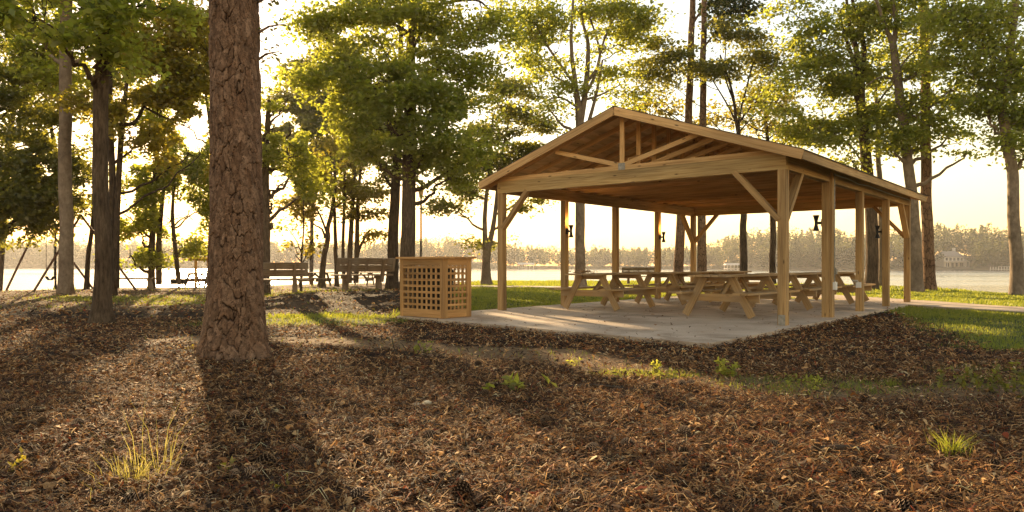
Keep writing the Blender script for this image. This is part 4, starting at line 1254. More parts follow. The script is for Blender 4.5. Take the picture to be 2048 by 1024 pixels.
tree("broadleaf_tree", "dark rough trunk with flared base behind the enclosure's left side", "tree", 28.5,
     [(784, 577, 27), (786, 500, 22), (790, 400, 20), (796, 290, 17), (800, 150, 12), (806, 0, 7)],
     [(760, 260, 40, 40, 12, 1), (730, 210, 50, 40, 14, 1), (760, 330, 40, 30, 9, 1)], 'leafB', 'barkdark', group=gp, seed=13, nl=60, lsize=.15)
tree("broadleaf_tree", "big leafy maple with straight grey trunk rising behind the lattice enclosure", "tree", 25.5,
     [(815, 580, 34), (816, 500, 30), (818, 400, 28), (818, 290, 27), (819, 180, 22), (824, 60, 17), (826, -60, 13), (830, -260, 6)],
     [(700, 190, 60, 45, 20), (680, 130, 55, 45, 17), (690, 40, 60, 40, 17), (770, 30, 60, 40, 16, -1), (880, 40, 70, 40, 18), (960, 60, 60, 45, 16), (880, 130, 60, 45, 16), (780, 120, 50, 50, 12, -1), (950, 150, 60, 50, 16),
      (760, 200, 60, 50, 16, -1.5), (850, 210, 60, 45, 18, -1.5), (930, 220, 55, 45, 16), (880, 280, 65, 40, 18, -1), (790, 270, 60, 35, 14, -1.5), (720, 260, 50, 30, 12), (940, 300, 40, 35, 10), (640, 60, 35, 30, 9), (850, 330, 40, 30, 9), (900, 350, 40, 30, 9),
      (800, -60, 150, 60, 24), (680, -60, 70, 40, 10), (930, -50, 80, 40, 12), (630, 170, 22, 30, 5), (740, 310, 40, 25, 7)], 'leafA', 'bark', group=gp, seed=14, nl=70, lsize=.135,
     limbs=[[(822, 60, 9), (840, 30, 8), (880, 8, 7), (950, 0, 5), (980, 20, 3)], [(820, 110, 7), (850, 55, 5), (880, 60, 3)], [(818, 290, 8), (840, 262, 6), (870, 235, 4)], [(818, 310, 6), (850, 270, 4), (900, 250, 3)], [(822, 70, 7), (790, 50, 5), (750, 55, 3)]])
tree("broadleaf_tree", "forked grey trunk on the lawn edge left of the front left pavilion post", "tree", 37.0,
     [(973, 562, 22), (972, 530, 17), (974, 500, 17), (970, 470, 10), (971, 400, 8), (980, 330, 7), (985, 230, 4)],
     [(930, 370, 40, 35, 11), (900, 410, 32, 26, 8), (1020, 350, 50, 40, 15), (1060, 300, 45, 45, 15), (1000, 280, 50, 45, 16), (1080, 370, 25, 30, 7), (960, 320, 40, 40, 12), (1060, 230, 40, 45, 12), (1000, 200, 40, 40, 10), (895, 345, 30, 30, 6), (1045, 415, 25, 18, 4), (1000, 330, 60, 40, 14, 1), (950, 260, 50, 50, 14, 1), (1040, 180, 50, 40, 10, 1), (955, 480, 14, 10, 2), (985, 485, 10, 8, 2), (1090, 260, 25, 40, 7)], 'leafB', 'barksmooth', group=gp, seed=15, nl=66, lsize=.15,
     extra=[[(974, 505, 12), (985, 460, 10), (992, 410, 8), (1000, 330, 6), (1020, 230, 3)]])
tree("broadleaf_tree", "smooth grey trunk behind the left front table, spreading into forked limbs above the roof", "tree", 33.0,
     [(1161, 570, 24), (1160, 500, 20), (1159, 400, 19), (1158, 300, 18), (1158, 235, 17), (1150, 170, 10), (1142, 80, 7), (1150, -30, 4)],
     [(1060, 60, 50, 45, 13), (1110, 30, 55, 40, 14), (1180, 30, 60, 35, 14), (1250, 60, 50, 40, 12), (1230, 10, 70, 30, 12), (1080, 130, 45, 40, 11), (1120, 170, 35, 35, 7), (1300, 50, 35, 35, 8), (1230, 130, 50, 35, 9), (1110, 100, 35, 30, 7), (1250, 190, 40, 25, 7), (1100, 220, 30, 25, 5), (1190, 190, 25, 25, 4), (1170, -50, 150, 40, 16), (1030, 20, 40, 40, 9), (1205, 90, 30, 30, 5)], 'leafA', 'barksmooth', group=gp, seed=16, nl=58, lsize=.14,
     extra=[[(1162, 240, 13), (1172, 170, 11), (1176, 90, 8), (1165, 40, 5), (1160, -40, 3)]],
     limbs=[[(1168, 195, 7), (1190, 150, 6), (1205, 90, 4.5), (1225, 40, 3)], [(1172, 170, 6), (1200, 110, 5), (1168, 0, 3)], [(1150, 170, 6), (1100, 100, 5), (1070, 45, 3.5)], [(1155, 215, 5), (1120, 195, 4), (1080, 205, 2)], [(1168, 200, 6), (1200, 190, 4), (1240, 170, 2)], [(1176, 250, 8), (1192, 190, 6), (1205, 120, 4)]])
tree("pine_tree", "left of two slim pines seen behind the pavilion's far post, grey plated bark", "tree", 36.0,
     [(1357, 572, 22), (1358, 500, 20), (1364, 400, 18), (1372, 300, 17), (1378, 200, 15), (1384, 60, 13), (1388, -120, 10), (1390, -300, 6)],
     [(1385, -120, 90, 60, 14), (1390, -230, 70, 60, 12), (1420, 8, 40, 12, 3)], 'needle', 'pine', group=gp, seed=17, nl=60, lsize=.2,
     limbs=[[(1384, 50, 5), (1405, 20, 4), (1440, -5, 3)]])
tree("pine_tree", "right of two slim pines seen behind the pavilion's far post, reddish plated bark", "tree", 35.0,
     [(1403, 572, 21), (1403, 500, 19), (1404, 400, 17), (1405, 300, 16), (1406, 200, 14), (1408, 60, 12), (1412, -120, 9), (1414, -300, 5)],
     [(1420, -120, 90, 60, 14), (1420, -240, 70, 60, 12), (1480, 15, 50, 18, 5), (1440, 45, 30, 15, 3)], 'needle', 'pine', group=gp, seed=18, nl=50, lsize=.2,
     limbs=[[(1408, 60, 5), (1440, 30, 4), (1500, 5, 2.5)], [(1407, 95, 4), (1450, 45, 3), (1490, 30, 2)]])
tree("small_tree", "slender branching tree behind the roof right of the two slim pines", "tree", 34.0,
     [(1486, 572, 18), (1487, 500, 16), (1486, 400, 13), (1480, 300, 9), (1472, 240, 7), (1462, 170, 5), (1440, 110, 3.5)],
     [(1440, 130, 50, 35, 15), (1500, 120, 55, 40, 17), (1400, 120, 45, 35, 12), (1540, 140, 40, 40, 11), (1470, 70, 55, 30, 12), (1350, 110, 40, 35, 11), (1320, 150, 45, 35, 11), (1310, 100, 40, 30, 8), (1290, 190, 35, 25, 6)], 'leafB', 'barkdark', group=gp, seed=19, nl=62, lsize=.14,
     extra=[[(1482, 300, 7), (1478, 240, 5), (1492, 180, 4), (1510, 110, 3)]],
     limbs=[[(1474, 250, 4), (1455, 210, 3.5), (1425, 160, 2.5)], [(1478, 245, 4), (1510, 205, 3), (1550, 180, 2)], [(1480, 262, 3), (1515, 225, 2.5), (1560, 205, 1.5)], [(1468, 205, 4), (1450, 150, 3), (1452, 90, 2)]])
tree("broadleaf_tree", "amber leaved tree low behind the roof slope, left of the forked right trunks", "tree", 37.0,
     [(1545, 572, 14), (1545, 450, 13), (1540, 350, 11), (1535, 280, 8), (1530, 200, 5)],
     [(1460, 210, 45, 30, 9), (1520, 200, 50, 35, 12), (1570, 210, 40, 35, 10), (1500, 250, 50, 22, 9), (1560, 260, 45, 30, 10), (1420, 240, 20, 15, 3), (1600, 260, 35, 30, 8), (1320, 200, 40, 25, 6), (1340, 235, 25, 12, 3), (1270, 215, 35, 20, 5)], 'leafC', 'barkdark', group=gp, seed=20, nl=46, lsize=.15)
tree("broadleaf_tree", "stout forked trunk just behind the pavilion's right rear posts", "tree", 29.5,
     [(1743, 578, 28), (1743, 500, 26), (1741, 420, 26), (1733, 330, 24), (1725, 240, 21), (1721, 180, 19), (1714, 100, 11), (1700, 50, 8), (1690, -30, 5)],
     [(1640, 210, 45, 40, 15), (1600, 160, 40, 40, 12), (1680, 170, 50, 45, 16), (1650, 110, 50, 40, 13), (1620, 60, 50, 40, 13), (1690, 60, 50, 40, 13), (1680, 250, 50, 35, 14), (1620, 260, 45, 30, 12), (1740, 250, 40, 35, 11), (1700, 320, 30, 22, 6), (1660, 290, 30, 20, 5), (1760, 130, 45, 50, 12), (1580, 20, 50, 35, 10), (1740, 30, 50, 35, 10), (1650, -50, 120, 40, 14), (1560, 210, 30, 35, 7)], 'leafA', 'bark', group=gp, seed=21, nl=66, lsize=.14,
     extra=[[(1722, 190, 14), (1728, 100, 11), (1715, 40, 9), (1705, 0, 7), (1700, -80, 4)], [(1722, 180, 10), (1700, 100, 8), (1686, 60, 6), (1680, 20, 4)]],
     limbs=[[(1735, 345, 4), (1700, 290, 4), (1650, 258, 2.5)], [(1725, 270, 5), (1760, 200, 4), (1790, 165, 3)], [(1735, 310, 3), (1725, 280, 3), (1700, 230, 2)]])
tree("broadleaf_tree", "sunlit slim trunk close behind the stout forked trunk", "tree", 33.0,
     [(1763, 572, 15), (1763, 500, 14), (1762, 420, 13), (1758, 330, 11), (1755, 240, 8), (1752, 160, 5)],
     [(1760, 180, 40, 40, 10), (1790, 230, 40, 30, 8), (1770, 90, 40, 40, 8)], 'leafA', 'barksmooth', group=gp, seed=22, nl=55, lsize=.14)
tree("broadleaf_tree", "curving smooth trunk leaning left, right of the pavilion roof", "tree", 28.0,
     [(1832, 580, 30), (1830, 500, 27), (1826, 420, 24), (1818, 330, 22), (1806, 240, 20), (1797, 160, 18), (1786, 90, 15), (1772, 60, 8), (1760, 20, 7), (1740, -40, 4)],
     [(1830, 60, 50, 45, 12), (1860, 130, 45, 40, 11), (1830, 200, 45, 40, 12), (1870, 230, 45, 35, 12), (1910, 270, 35, 26, 9), (1800, 270, 40, 30, 9), (1900, 180, 35, 35, 8), (1850, 280, 30, 20, 6), (1790, 20, 60, 40, 12), (1780, 300, 18, 14, 3), (1935, 305, 12, 8, 2), (1870, 20, 50, 35, 10), (1800, -60, 110, 40, 12)], 'leafA', 'barksmooth', group=gp, seed=23, nl=62, lsize=.14,
     extra=[[(1787, 95, 12), (1792, 40, 10), (1784, 0, 8), (1775, -80, 4)]],
     limbs=[[(1808, 162, 6), (1835, 145, 6), (1860, 95, 5), (1895, 10, 4)], [(1800, 160, 4), (1760, 155, 4), (1735, 170, 3)], [(1806, 210, 4), (1790, 170, 3), (1780, 155, 2)], [(1798, 140, 4), (1820, 110, 3), (1880, 60, 2)]])
tree("pine_tree", "tall straight pine with plated bark beside the curving smooth trunk", "tree", 29.0,
     [(1859, 578, 28), (1856, 500, 25), (1854, 400, 23), (1852, 300, 22), (1851, 150, 20), (1849, 0, 18), (1848, -200, 13), (1848, -420, 6)],
     [(1850, -200, 110, 70, 16), (1850, -330, 80, 70, 14)], 'needle', 'pine', group=gp, seed=24, nl=70, lsize=.2,
     limbs=[[(1850, 320, 2), (1846, 312, 1.5), (1842, 316, 1)]])
tree("broadleaf_tree", "crooked smooth trunk at the right edge of the bank", "tree", 25.0,
     [(2035, 589, 31), (2032, 500, 27), (2027, 400, 25), (2024, 330, 24), (2012, 260, 23), (2004, 200, 20), (2016, 140, 18), (2024, 80, 16), (2032, 20, 14), (2040, -100, 9)],
     [(1930, 60, 50, 45, 13), (1970, 100, 50, 45, 14), (1920, 130, 40, 40, 10), (1990, 170, 45, 35, 11), (2040, 240, 40, 40, 12), (2000, 30, 60, 40, 14), (1975, 230, 30, 25, 6), (2045, 120, 40, 50, 10), (1900, 20, 45, 40, 10), (2080, 180, 50, 60, 12), (2020, 285, 25, 14, 4), (1985, -50, 100, 40, 12), (2060, 300, 30, 25, 5), (1930, 200, 20, 14, 2)], 'leafA', 'barksmooth', group=gp, seed=25, nl=62, lsize=.13,
     limbs=[[(2016, 130, 7), (2040, 90, 6), (2060, 60, 5)], [(2010, 235, 4), (1980, 215, 3), (1950, 190, 2)], [(2016, 150, 9), (2050, 160, 7), (2090, 150, 5)], [(1985, 150, 2), (1960, 195, 2), (1930, 215, 1)]])

tree("broadleaf_tree", "green tree hidden behind the thick pine, its crown filling the gap toward the ridged trunk", "tree", 33.0,
     [(448, 569, 12), (444, 500, 11), (436, 400, 10), (425, 280, 8), (408, 160, 5)],
     [(390, 180, 40, 60, 15), (350, 240, 50, 50, 14), (410, 300, 40, 50, 14), (370, 350, 45, 40, 11), (400, 90, 50, 60, 15), (330, 120, 50, 50, 12), (420, 420, 30, 40, 7)], 'leafA', 'bark', group=gp, seed=31, nl=60, lsize=.15)
tree("broadleaf_tree", "leafy tree hidden behind the smooth left trunk, its crown showing above the swing set", "tree", 31.0,
     [(134, 577, 12), (132, 500, 11), (122, 380, 9), (104, 260, 8), (80, 140, 5)],
     [(50, 60, 60, 50, 14), (100, 160, 45, 45, 10), (30, 270, 45, 40, 11), (90, 240, 40, 35, 9), (110, 100, 40, 40, 9), (10, 60, 50, 60, 12), (160, 40, 50, 50, 12), (230, 100, 50, 50, 12, 2), (170, 150, 35, 40, 7, 2), (260, 200, 40, 40, 8, 2)], 'leafB', 'bark', group=gp, seed=32, nl=60, lsize=.15)

# ------------------------------------------------------------------ forest floor
r = np.random.default_rng(77)
def sample(n, ymin, ymax, pw=1.0, px0=-520, px1=2560):
    Y = (ymin ** (2 - pw) + r.random(n) * (ymax ** (2 - pw) - ymin ** (2 - pw))) ** (1 / (2 - pw)) if pw != 2 else ymin * (ymax / ymin) ** r.random(n)
    px = r.uniform(px0, px1, n)
    return PX(px, Y), Y
def on_slab(x, y, m=.02):
    a, b = loc_uv(x, y)
    return (a > SX0 - m) & (a < SX1 + m) & (b > slab_front(a) - m) & (b < SY1 + m)
def surf(x, y):
    return height(x, y) + (fbm(x * 6, y * 6, 3) - .5) * .085 * np.clip(zones(x, y)[2] + .25, 0, 1)
PAL = np.array([[.045, .024, .012], [.10, .046, .020], [.20, .080, .024], [.32, .135, .040], [.48, .25, .085], [.64, .38, .16], [.74, .52, .27], [.27, .06, .02]])
PW_ = np.array([.29, .17, .13, .12, .13, .09, .04, .03])
def strips(P, L, Wd, lift, curl, ang, pitch):
    """bent strips: 3 cross sections, two quads each"""
    n = len(P)
    d = np.stack([np.cos(ang) * np.cos(pitch), np.sin(ang) * np.cos(pitch), np.sin(pitch)], 1)
    s_ = np.stack([-np.sin(ang), np.cos(ang), r.normal(size=n) * .35], 1); s_ = unit(s_)
    up = np.array([0, 0, 1.0])
    bend = (r.normal(size=n) * .25)[:, None] * s_
    c0 = P - d * L[:, None] / 2; c2 = P + d * L[:, None] / 2
    c1 = P + up * (curl * L)[:, None] + bend * L[:, None]
    w = Wd[:, None] / 2
    return np.stack([c0 - s_ * w * .5, c0 + s_ * w * .5, c1 - s_ * w, c1 + s_ * w, c2 - s_ * w * .35, c2 + s_ * w * .35], 1)
def scatter_litter(n, ymin, ymax, Ls, Ws, pw, hz, dens_l=1.0, dens_d=.05):
    n = int(n * 1.40)
    x, y = sample(n, ymin, ymax, pw)
    g, d, l, lw = zones(x, y)
    keep = r.random(n) < np.clip(l * dens_l + d * dens_d + .03, 0, 1) * (1 - .97 * lw)
    keep &= ~on_slab(x, y, .0)
    keep &= shore(x, y) < -.5
    x, y = x[keep], y[keep]; m = len(x)
    L = r.uniform(*Ls, m); W = r.uniform(*Ws, m)
    z = surf(x, y) + np.abs(r.normal(size=m)) * hz + .004
    S = strips(np.stack([x, y, z], 1), L, W, 0, r.normal(.10, .12, m), r.uniform(0, 6.28, m), r.normal(0, .30, m))
    pick = r.choice(len(PAL), m, p=PW_ / PW_.sum())
    C = PAL[pick] * r.uniform(.7, 1.35, (m, 1))
    return S, C
parts = [scatter_litter(95000, 2.4, 7.0, (.022, .060), (.006, .015), 1.0, .018),
         scatter_litter(70000, 2.4, 8.0, (.06, .15), (.0025, .0048), 1.0, .024),
         scatter_litter(5500, 2.4, 7.5, (.03, .065), (.022, .04), 1.0, .02),
         scatter_litter(90000, 6.5, 14.0, (.035, .085), (.009, .022), 1.0, .020),
         scatter_litter(26000, 13.0, 30.0, (.06, .13), (.02, .045), 1.0, .018, .9, .5)]
S = np.concatenate([p[0] for p in parts]); C = np.concatenate([p[1] for p in parts])
lo = quads_object("leaf_litter", S, [(0, 1, 3, 2), (2, 3, 5, 4)], M['litter'], col=np.clip(C, 0, .8))
tag(lo, "brown pine straw, bark chips and dead leaves covering the ground", "litter", kind="stuff")
# crumbs on the slab
a = r.uniform(SX0 + .1, SX1 - .1, 420); b = slab_front(a) + .1 + (SY1 - slab_front(a) - .2) * r.random(420) ** 1.2
xy = FR + a[:, None] * AX + b[:, None] * AY
S = strips(np.concatenate([xy, np.full((420, 1), .012)], 1), r.uniform(.015, .07, 420), r.uniform(.008, .03, 420), 0, r.normal(.1, .1, 420), r.uniform(0, 6.28, 420), r.normal(0, .12, 420))
lo = quads_object("leaf_debris", S, [(0, 1, 3, 2), (2, 3, 5, 4)], M['litter'], col=PAL[r.choice([0, 1, 2, 3], 420)] * .9)
tag(lo, "scattered dry leaf crumbs on the concrete slab", "litter", kind="stuff")

# grass
def blades(n, ymin, ymax, pw, hs, ws, only=None, px0=-520, px1=2560):
    n = int(n * 1.38)
    x, y = sample(n, ymin, ymax, pw, px0, px1)
    g, d, l, lw = zones(x, y)
    dens = np.clip(g * 1.1, 0, 1) * (.45 + .55 * (fbm(x * 2.2, y * 2.2, 3) > .46)) + .02 * d
    keep = (r.random(n) < dens) & ~on_slab(x, y, .01) & (shore(x, y) < .2) & (poly_dist(x, y, LAWN_PATH) > .98)
    x, y = x[keep], y[keep]; m = len(x)
    z = height(x, y) + .0
    h = r.uniform(*hs, m) * (.7 + .6 * fbm(x * 1.1 + 9, y * 1.1, 2)); w = r.uniform(*ws, m)
    an = r.uniform(0, 6.28, m); ln = np.abs(r.normal(0, .45, m)) * h
    s_ = np.stack([np.cos(an), np.sin(an), np.zeros(m)], 1)
    a2 = r.uniform(0, 6.28, m); d_ = np.stack([np.cos(a2), np.sin(a2), np.zeros(m)], 1)
    P = np.stack([x, y, z - .005], 1); up = np.array([0, 0, 1.0])
    c1 = P + up * (h * .6)[:, None] + d_ * (ln * .35)[:, None]; c2 = P + up * h[:, None] + d_ * ln[:, None]
    wv = s_ * (w / 2)[:, None]
    return np.stack([P - wv, P + wv, c1 - wv * .8, c1 + wv * .8, c2 - wv * .15, c2 + wv * .15], 1)
GB = [blades(80000, 8, 16, 1.0, (.03, .07), (.006, .012)), blades(190000, 14, 30, 1.0, (.03, .075), (.012, .024)), blades(120000, 28, 50, 1.0, (.06, .13), (.022, .045)), blades(150000, 4.5, 9, 1.0, (.015, .05), (.004, .008))]
S = np.concatenate(GB)
go = quads_object("lawn_grass", S, [(0, 1, 3, 2), (2, 3, 5, 4)], M['grass'], attr=np.clip(r.normal(.5, .25, len(S)), 0, 1))
tag(go, "short green grass of the lawn and of thin patches in the litter", "grass", kind="stuff")

# ------------------------------------------------------------------ small plants
def plant_origin(px, py):
    Y = YG(py); x = PX(px, Y); return np.array([x, Y, gz(x, Y)])
def grass_clump(px, py, label, n, h, spread, mat, name="grass_clump", w=.006):
    o = plant_origin(px, py); rg = np.random.default_rng(int(px))
    an = rg.uniform(0, 6.28, n); rr = np.abs(rg.normal(0, spread, n)) * .35
    P = np.stack([np.cos(an) * rr, np.sin(an) * rr, np.zeros(n) - .01], 1)
    hh = h * rg.uniform(.35, 1.0, n) ** 1.2; le = rg.uniform(.15, .9, n) * hh
    a2 = an + rg.normal(0, .6, n); d_ = np.stack([np.cos(a2), np.sin(a2), np.zeros(n)], 1)
    a3 = rg.uniform(0, 6.28, n); s_ = np.stack([np.cos(a3), np.sin(a3), np.zeros(n)], 1) * (w / 2)
    up = np.array([0, 0, 1.])
    c1 = P + up * (hh * .55)[:, None] + d_ * (le * .25)[:, None]; c2 = P + up * hh[:, None] + d_ * le[:, None]
    S = np.stack([P - s_, P + s_, c1 - s_ * .8, c1 + s_ * .8, c2 - s_ * .2, c2 + s_ * .2], 1)
    ob = quads_object(name, S, [(0, 1, 3, 2), (2, 3, 5, 4)], M[mat], attr=np.clip(rg.normal(.55, .25, n), 0, 1))
    ob.location = tuple(o); tag(ob, label, "grass"); return ob
grass_clump(272, 962, "tall straw yellow grass clump in the sunlit left foreground litter", 120, .17, .26, 'straw', w=.004)
grass_clump(318, 935, "few long thin grass stalks leaning right of the straw clump", 30, .40, .36, 'straw', w=.004)
grass_clump(1905, 905, "green grass tuft alone in the right foreground litter", 150, .16, .12, 'grass', w=.004)
grass_clump(1780, 770, "thin low grass tuft on the bare strip right of centre", 70, .10, .10, 'grass', w=.004)
def weed(px, py, label, h, nst, nl, lw, mat='leafA', spread=.05, name="weed"):
    o = plant_origin(px, py); rg = np.random.default_rng(int(px + py)); 
    root = empty(name, tuple(o), 0, label, "weed"); mb = MB(); LP, LS = [], []
    for i in range(nst):
        p0 = np.array([rg.normal() * spread, rg.normal() * spread, -.01]); p1 = p0 + np.array([rg.normal() * h * .25, rg.normal() * h * .25, h * rg.uniform(.55, 1)])
        mb.tube([p0, (p0 + p1) / 2 + rg.normal(size=3) * h * .03, p1], [.003, .0025, .0015], 4)
        t = rg.uniform(.15, 1.0, nl)[:, None]; LP.append(p0 + (p1 - p0) * t + rg.normal(size=(nl, 3)) * .006); LS.append(lw * rg.uniform(.6, 1.2, nl))
    mb.build("stem", M['straw'], root)
    P = np.concatenate(LP)
    quads_object("foliage", leaf_verts(P, np.concatenate(LS), rg, .8, .5, -.15), [(0, 1, 2, 3)], M[mat], root, attr=np.clip(rg.normal(.6, .2, len(P)), 0, 1))
weed(1455, 752, "upright feathery green weed at the litter's edge below the slab corner", .20, 5, 34, .05, spread=.03)
weed(1315, 738, "small yellow green weed standing on the sunlit grass patch", .12, 4, 16, .04)
weed(846, 704, "small leafy green sprout beside dry bent twigs near the enclosure", .17, 4, 12, .06)
weed(1028, 775, "broad leaved low green plant in the centre of the litter", .14, 8, 6, .10, spread=.10)
weed(2035, 790, "bushy green weed at the right edge of the picture", .32, 14, 26, .055, 'leafB', spread=.16)
weed(1600, 765, "low spreading weed on the bare strip below the pavilion posts", .09, 7, 10, .045, spread=.10)
weed(1640, 770, "low green weed just right of the spreading weed", .08, 6, 10, .045, spread=.08)
weed(1150, 728, "tiny green sprout in the bare strip below the slab edge", .10, 4, 8, .05, spread=.04)
weed(565, 985, "little yellow green seedling in the shaded litter", .10, 3, 6, .04, 'leafC', spread=.03)
weed(455, 945, "pale small sprout beside the pine's shadow in the foreground", .07, 3, 6, .045, 'leafC', spread=.03)
weed(395, 695, "low sprout in the light just left of the thick pine's foot", .08, 6, 8, .04, 'leafC', spread=.10)
weed(20, 935, "yellow sprout at the left edge of the foreground", .10, 4, 7, .045, 'leafC', spread=.04)

def stick(px, py, pts, rad, label, mat='twig', name="fallen_branch"):
    o = plant_origin(px, py); mb = MB()
    for p_ in pts:
        c_ = catmull([np.array(q[:3]) for q in p_], 4)
        mb.tube(c_, np.linspace(rad, rad * .45, len(c_)), 6)
    ob = mb.build(name, M[mat], smooth=True); ob.location = tuple(o); tag(ob, label, "branch"); return ob
stick(1215, 775, [[(-.36, .05, .02), (-.15, .06, .035), (.05, .0, .03), (.30, -.12, .02), (.42, -.16, .0)]], .014, "dark crooked branch lying below the sunlit grass patch")
stick(835, 712, [[(-.30, .05, .22), (-.27, .03, .10), (-.20, 0, .03), (-.02, 0, .02), (.14, -.02, .015)], [(-.12, .0, .02), (-.14, .02, .10), (-.20, .03, .17)], [(-.02, 0, .02), (.03, .02, .09), (.0, .05, .15)]], .008, "dry bent twigs sticking up near the enclosure")
stick(1075, 1010, [[(-.05, -.10, .02), (0, 0, .035), (.05, .11, .04)]], .016, "pale broken stick at the bottom centre edge", 'stick')
stick(1625, 845, [[(-.35, .0, .02), (-.1, .03, .03), (.15, -.02, .03), (.3, -.06, .015)]], .008, "thin pale stick lying in the litter right of centre", 'stick')
stick(1690, 905, [[(-.18, .02, .03), (0, .0, .05), (.2, -.02, .02)]], .02, "short thick dark branch in the right foreground litter")
stick(160, 768, [[(-.15, 0, .03), (0, .02, .04), (.16, 0, .03)]], .014, "short dark stick in the left litter beyond the straw clump")
stick(1440, 778, [[(-.12, 0, .02), (0, .02, .03), (.14, -.01, .015)]], .006, "thin grey twig at the lower edge of the grass patch", 'stick')
stick(1690, 812, [[(-.45, .05, .02), (-.1, .0, .025), (.30, -.04, .02)]], .006, "long thin dark twig on the bare strip at right")
# pale fungus
o = plant_origin(855, 812); mb = MB(); rg = np.random.default_rng(2)
for i in range(7):
    c = np.array([rg.normal() * .035, rg.normal() * .025, .015 + .012 * i * .5]); s_ = rg.uniform(.025, .045)
    mb.lathe([(0, -.012), (s_ * .7, -.010), (s_, .0), (s_ * .8, .012), (s_ * .3, .018), (0, .016)], c, 9)
fu = mb.build("fungus", M['stone'], smooth=True); fu.location = tuple(o); tag(fu, "pale tan bracket fungus lump in the litter", "fungus")
def dead_leaf(px, py, mat, s, label):
    o = plant_origin(px, py); mb = MB(); rg = np.random.default_rng(int(px))
    n = 10; vv = [(0, 0, .02)]
    for k in range(n):
        th = 2 * math.pi * k / n; rr = s * (1.0 if k % 2 == 0 else .55) * rg.uniform(.8, 1.1)
        vv.append((math.cos(th) * rr, math.sin(th) * rr, .02 + rg.uniform(.0, .5) * s))
    mb.add(vv, [(0, 1 + k, 1 + (k + 1) % n) for k in range(n)])
    ob = mb.build("fallen_leaf", M[mat]); ob.location = tuple(o); ob.rotation_euler = (.5, 0, 1); tag(ob, label, "leaf", "fallen leaves")
dead_leaf(1463, 888, 'orange', .035, "bright orange fallen leaf in the right foreground")
dead_leaf(1388, 802, 'brownleaf', .05, "curled brown leaf beside the bare strip")
dead_leaf(40, 925, 'brownleaf', .06, "red brown curled leaf at the left foreground edge")
dead_leaf(840, 872, 'brownleaf', .05, "tan dead leaf just behind a pine cone in the middle foreground")
dead_leaf(93, 975, 'brownleaf', .04, "rounded tan leaf low in the left foreground")

# pine cones
def cone_mesh():
    mb = MB(); rg = np.random.default_rng(6)
    L = .085
    mb.lathe([(0, 0), (.012, .002), (.018, L * .4), (.010, L * .85), (0, L)], (0, 0, 0), 8)
    k = 0; gold = math.pi * (3 - 5 ** .5); ns = 84
    for i in range(ns):
        t = (i + .5) / ns; z = L * t
        R = .034 * (math.sin(math.pi * min(1, (t * .80 + .16))) ** .8)
        th = i * gold; d = Vector((math.cos(th), math.sin(th), 0)); s_ = Vector((-d.y, d.x, 0)); up = Vector((0, 0, 1))
        w = .010 * (R / .034 + .25)
        b = Vector((0, 0, z)) + d * .010; tp = Vector((0, 0, z + .006)) + d * R
        mb.add([b - s_ * w * .5, b + s_ * w * .5, tp + s_ * w, tp - s_ * w, tp + d * .003 + up * .004 + s_ * w * .5, tp + d * .003 + up * .004 - s_ * w * .5, tp + up * .005 - d * .004],
               [(0, 1, 2, 3), (3, 2, 4, 5), (5, 4, 6)], [[(0, 0)] * 4, [(1, 0)] * 4, [(.6, 0)] * 3])
    return mb
m, nt, out = newmat("pine_cone_scales")
uvn = N(nt, "ShaderNodeUVMap"); uvn.uv_map = "UVMap"; sx_ = N(nt, "ShaderNodeSeparateXYZ"); nt.links.new(uvn.outputs[0], sx_.inputs[0])
rc = ramp(nt, [(0, (.035, .020, .011)), (1, (.30, .19, .11))]); nt.links.new(sx_.outputs[0], rc.inputs[0])
principled(nt, out, rc.outputs[0], .85, spec=.2); M['cone'] = m
pc = cone_mesh().build("pine_cone", M['cone'])
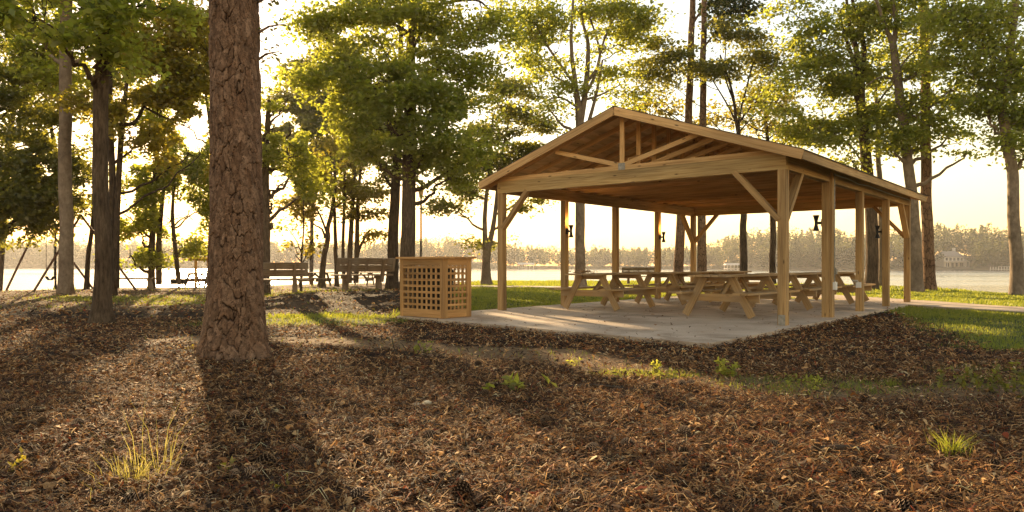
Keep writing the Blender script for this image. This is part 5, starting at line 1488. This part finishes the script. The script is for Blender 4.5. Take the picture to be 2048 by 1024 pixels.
near_c = [(245, 1005, 1.25, "big open pine cone at the bottom left below the straw clump"), (515, 925, 1.3, None), (130, 898, 1.1, None), (935, 990, 1.2, None), (876, 876, 1.1, None), (748, 884, .9, None), (1130, 1008, 1.1, None), (1494, 1010, 1.1, None), (1784, 1012, 1.2, None), (1175, 905, 1.0, None), (1265, 893, 1.0, None), (1060, 905, .9, None), (770, 860, .9, None), (690, 858, .9, None), (440, 895, .9, None), (1002, 895, .9, None), (1620, 1000, 1, None), (1560, 890, .9, None), (1380, 1005, .9, None), (700, 1000, 1, None)]
rg = np.random.default_rng(31)
for i in range(150):
    Y = rg.uniform(3.4, 8.4); px = rg.uniform(10, 2040); x = PX(px, Y)
    if zones(np.array([x]), np.array([Y]))[2][0] < .5 or on_slab(np.array([x]), np.array([Y]), .1)[0]: continue
    if abs(px - 470) < 90 and 7.4 < Y < 9: continue
    near_c.append((px, YH + F * (HC + .06) / Y, rg.uniform(.6, 1.0), None))
first = True
for px, py, s_, lab in near_c:
    c = pc if first else pc.copy()
    if not first: COL.objects.link(c)
    first = False
    o = plant_origin(px, py); zz = float(surf(np.array([o[0]]), np.array([o[1]]))[0])
    c.location = (o[0], o[1], zz + .030 * s_); c.scale = (s_,) * 3
    c.rotation_euler = (math.radians(rg.uniform(65, 105)), rg.uniform(-.3, .3), rg.uniform(0, 6.28))
    tag(c, lab or "dark brown pine cone lying in the brown leaf litter", "pine cone", "pine cones in the litter")

# ------------------------------------------------------------------ morning haze over the lake
mb = MB()
hx0, hx1, hy0, hy1, hz0, hz1 = -1500, 1500, -70, 900, -5.5, 42
mb.add([(hx0, hy0, hz0), (hx1, hy0, hz0), (hx1, hy1, hz0), (hx0, hy1, hz0), (hx0, hy0, hz1), (hx1, hy0, hz1), (hx1, hy1, hz1), (hx0, hy1, hz1)],
       [(0, 3, 2, 1), (4, 5, 6, 7), (0, 1, 5, 4), (1, 2, 6, 5), (2, 3, 7, 6), (3, 0, 4, 7)])
m, nt, out = newmat("haze_volume")
pvn = N(nt, "ShaderNodeVolumePrincipled")
pvn.inputs["Color"].default_value = (1.0, .95, .90, 1); pvn.inputs["Density"].default_value = .0003; pvn.inputs["Anisotropy"].default_value = .35
nt.links.new(pvn.outputs[0], out.inputs["Volume"])
hz = mb.build("haze", m); tag(hz, "pale morning haze in the air over the lake", "haze", kind="stuff")
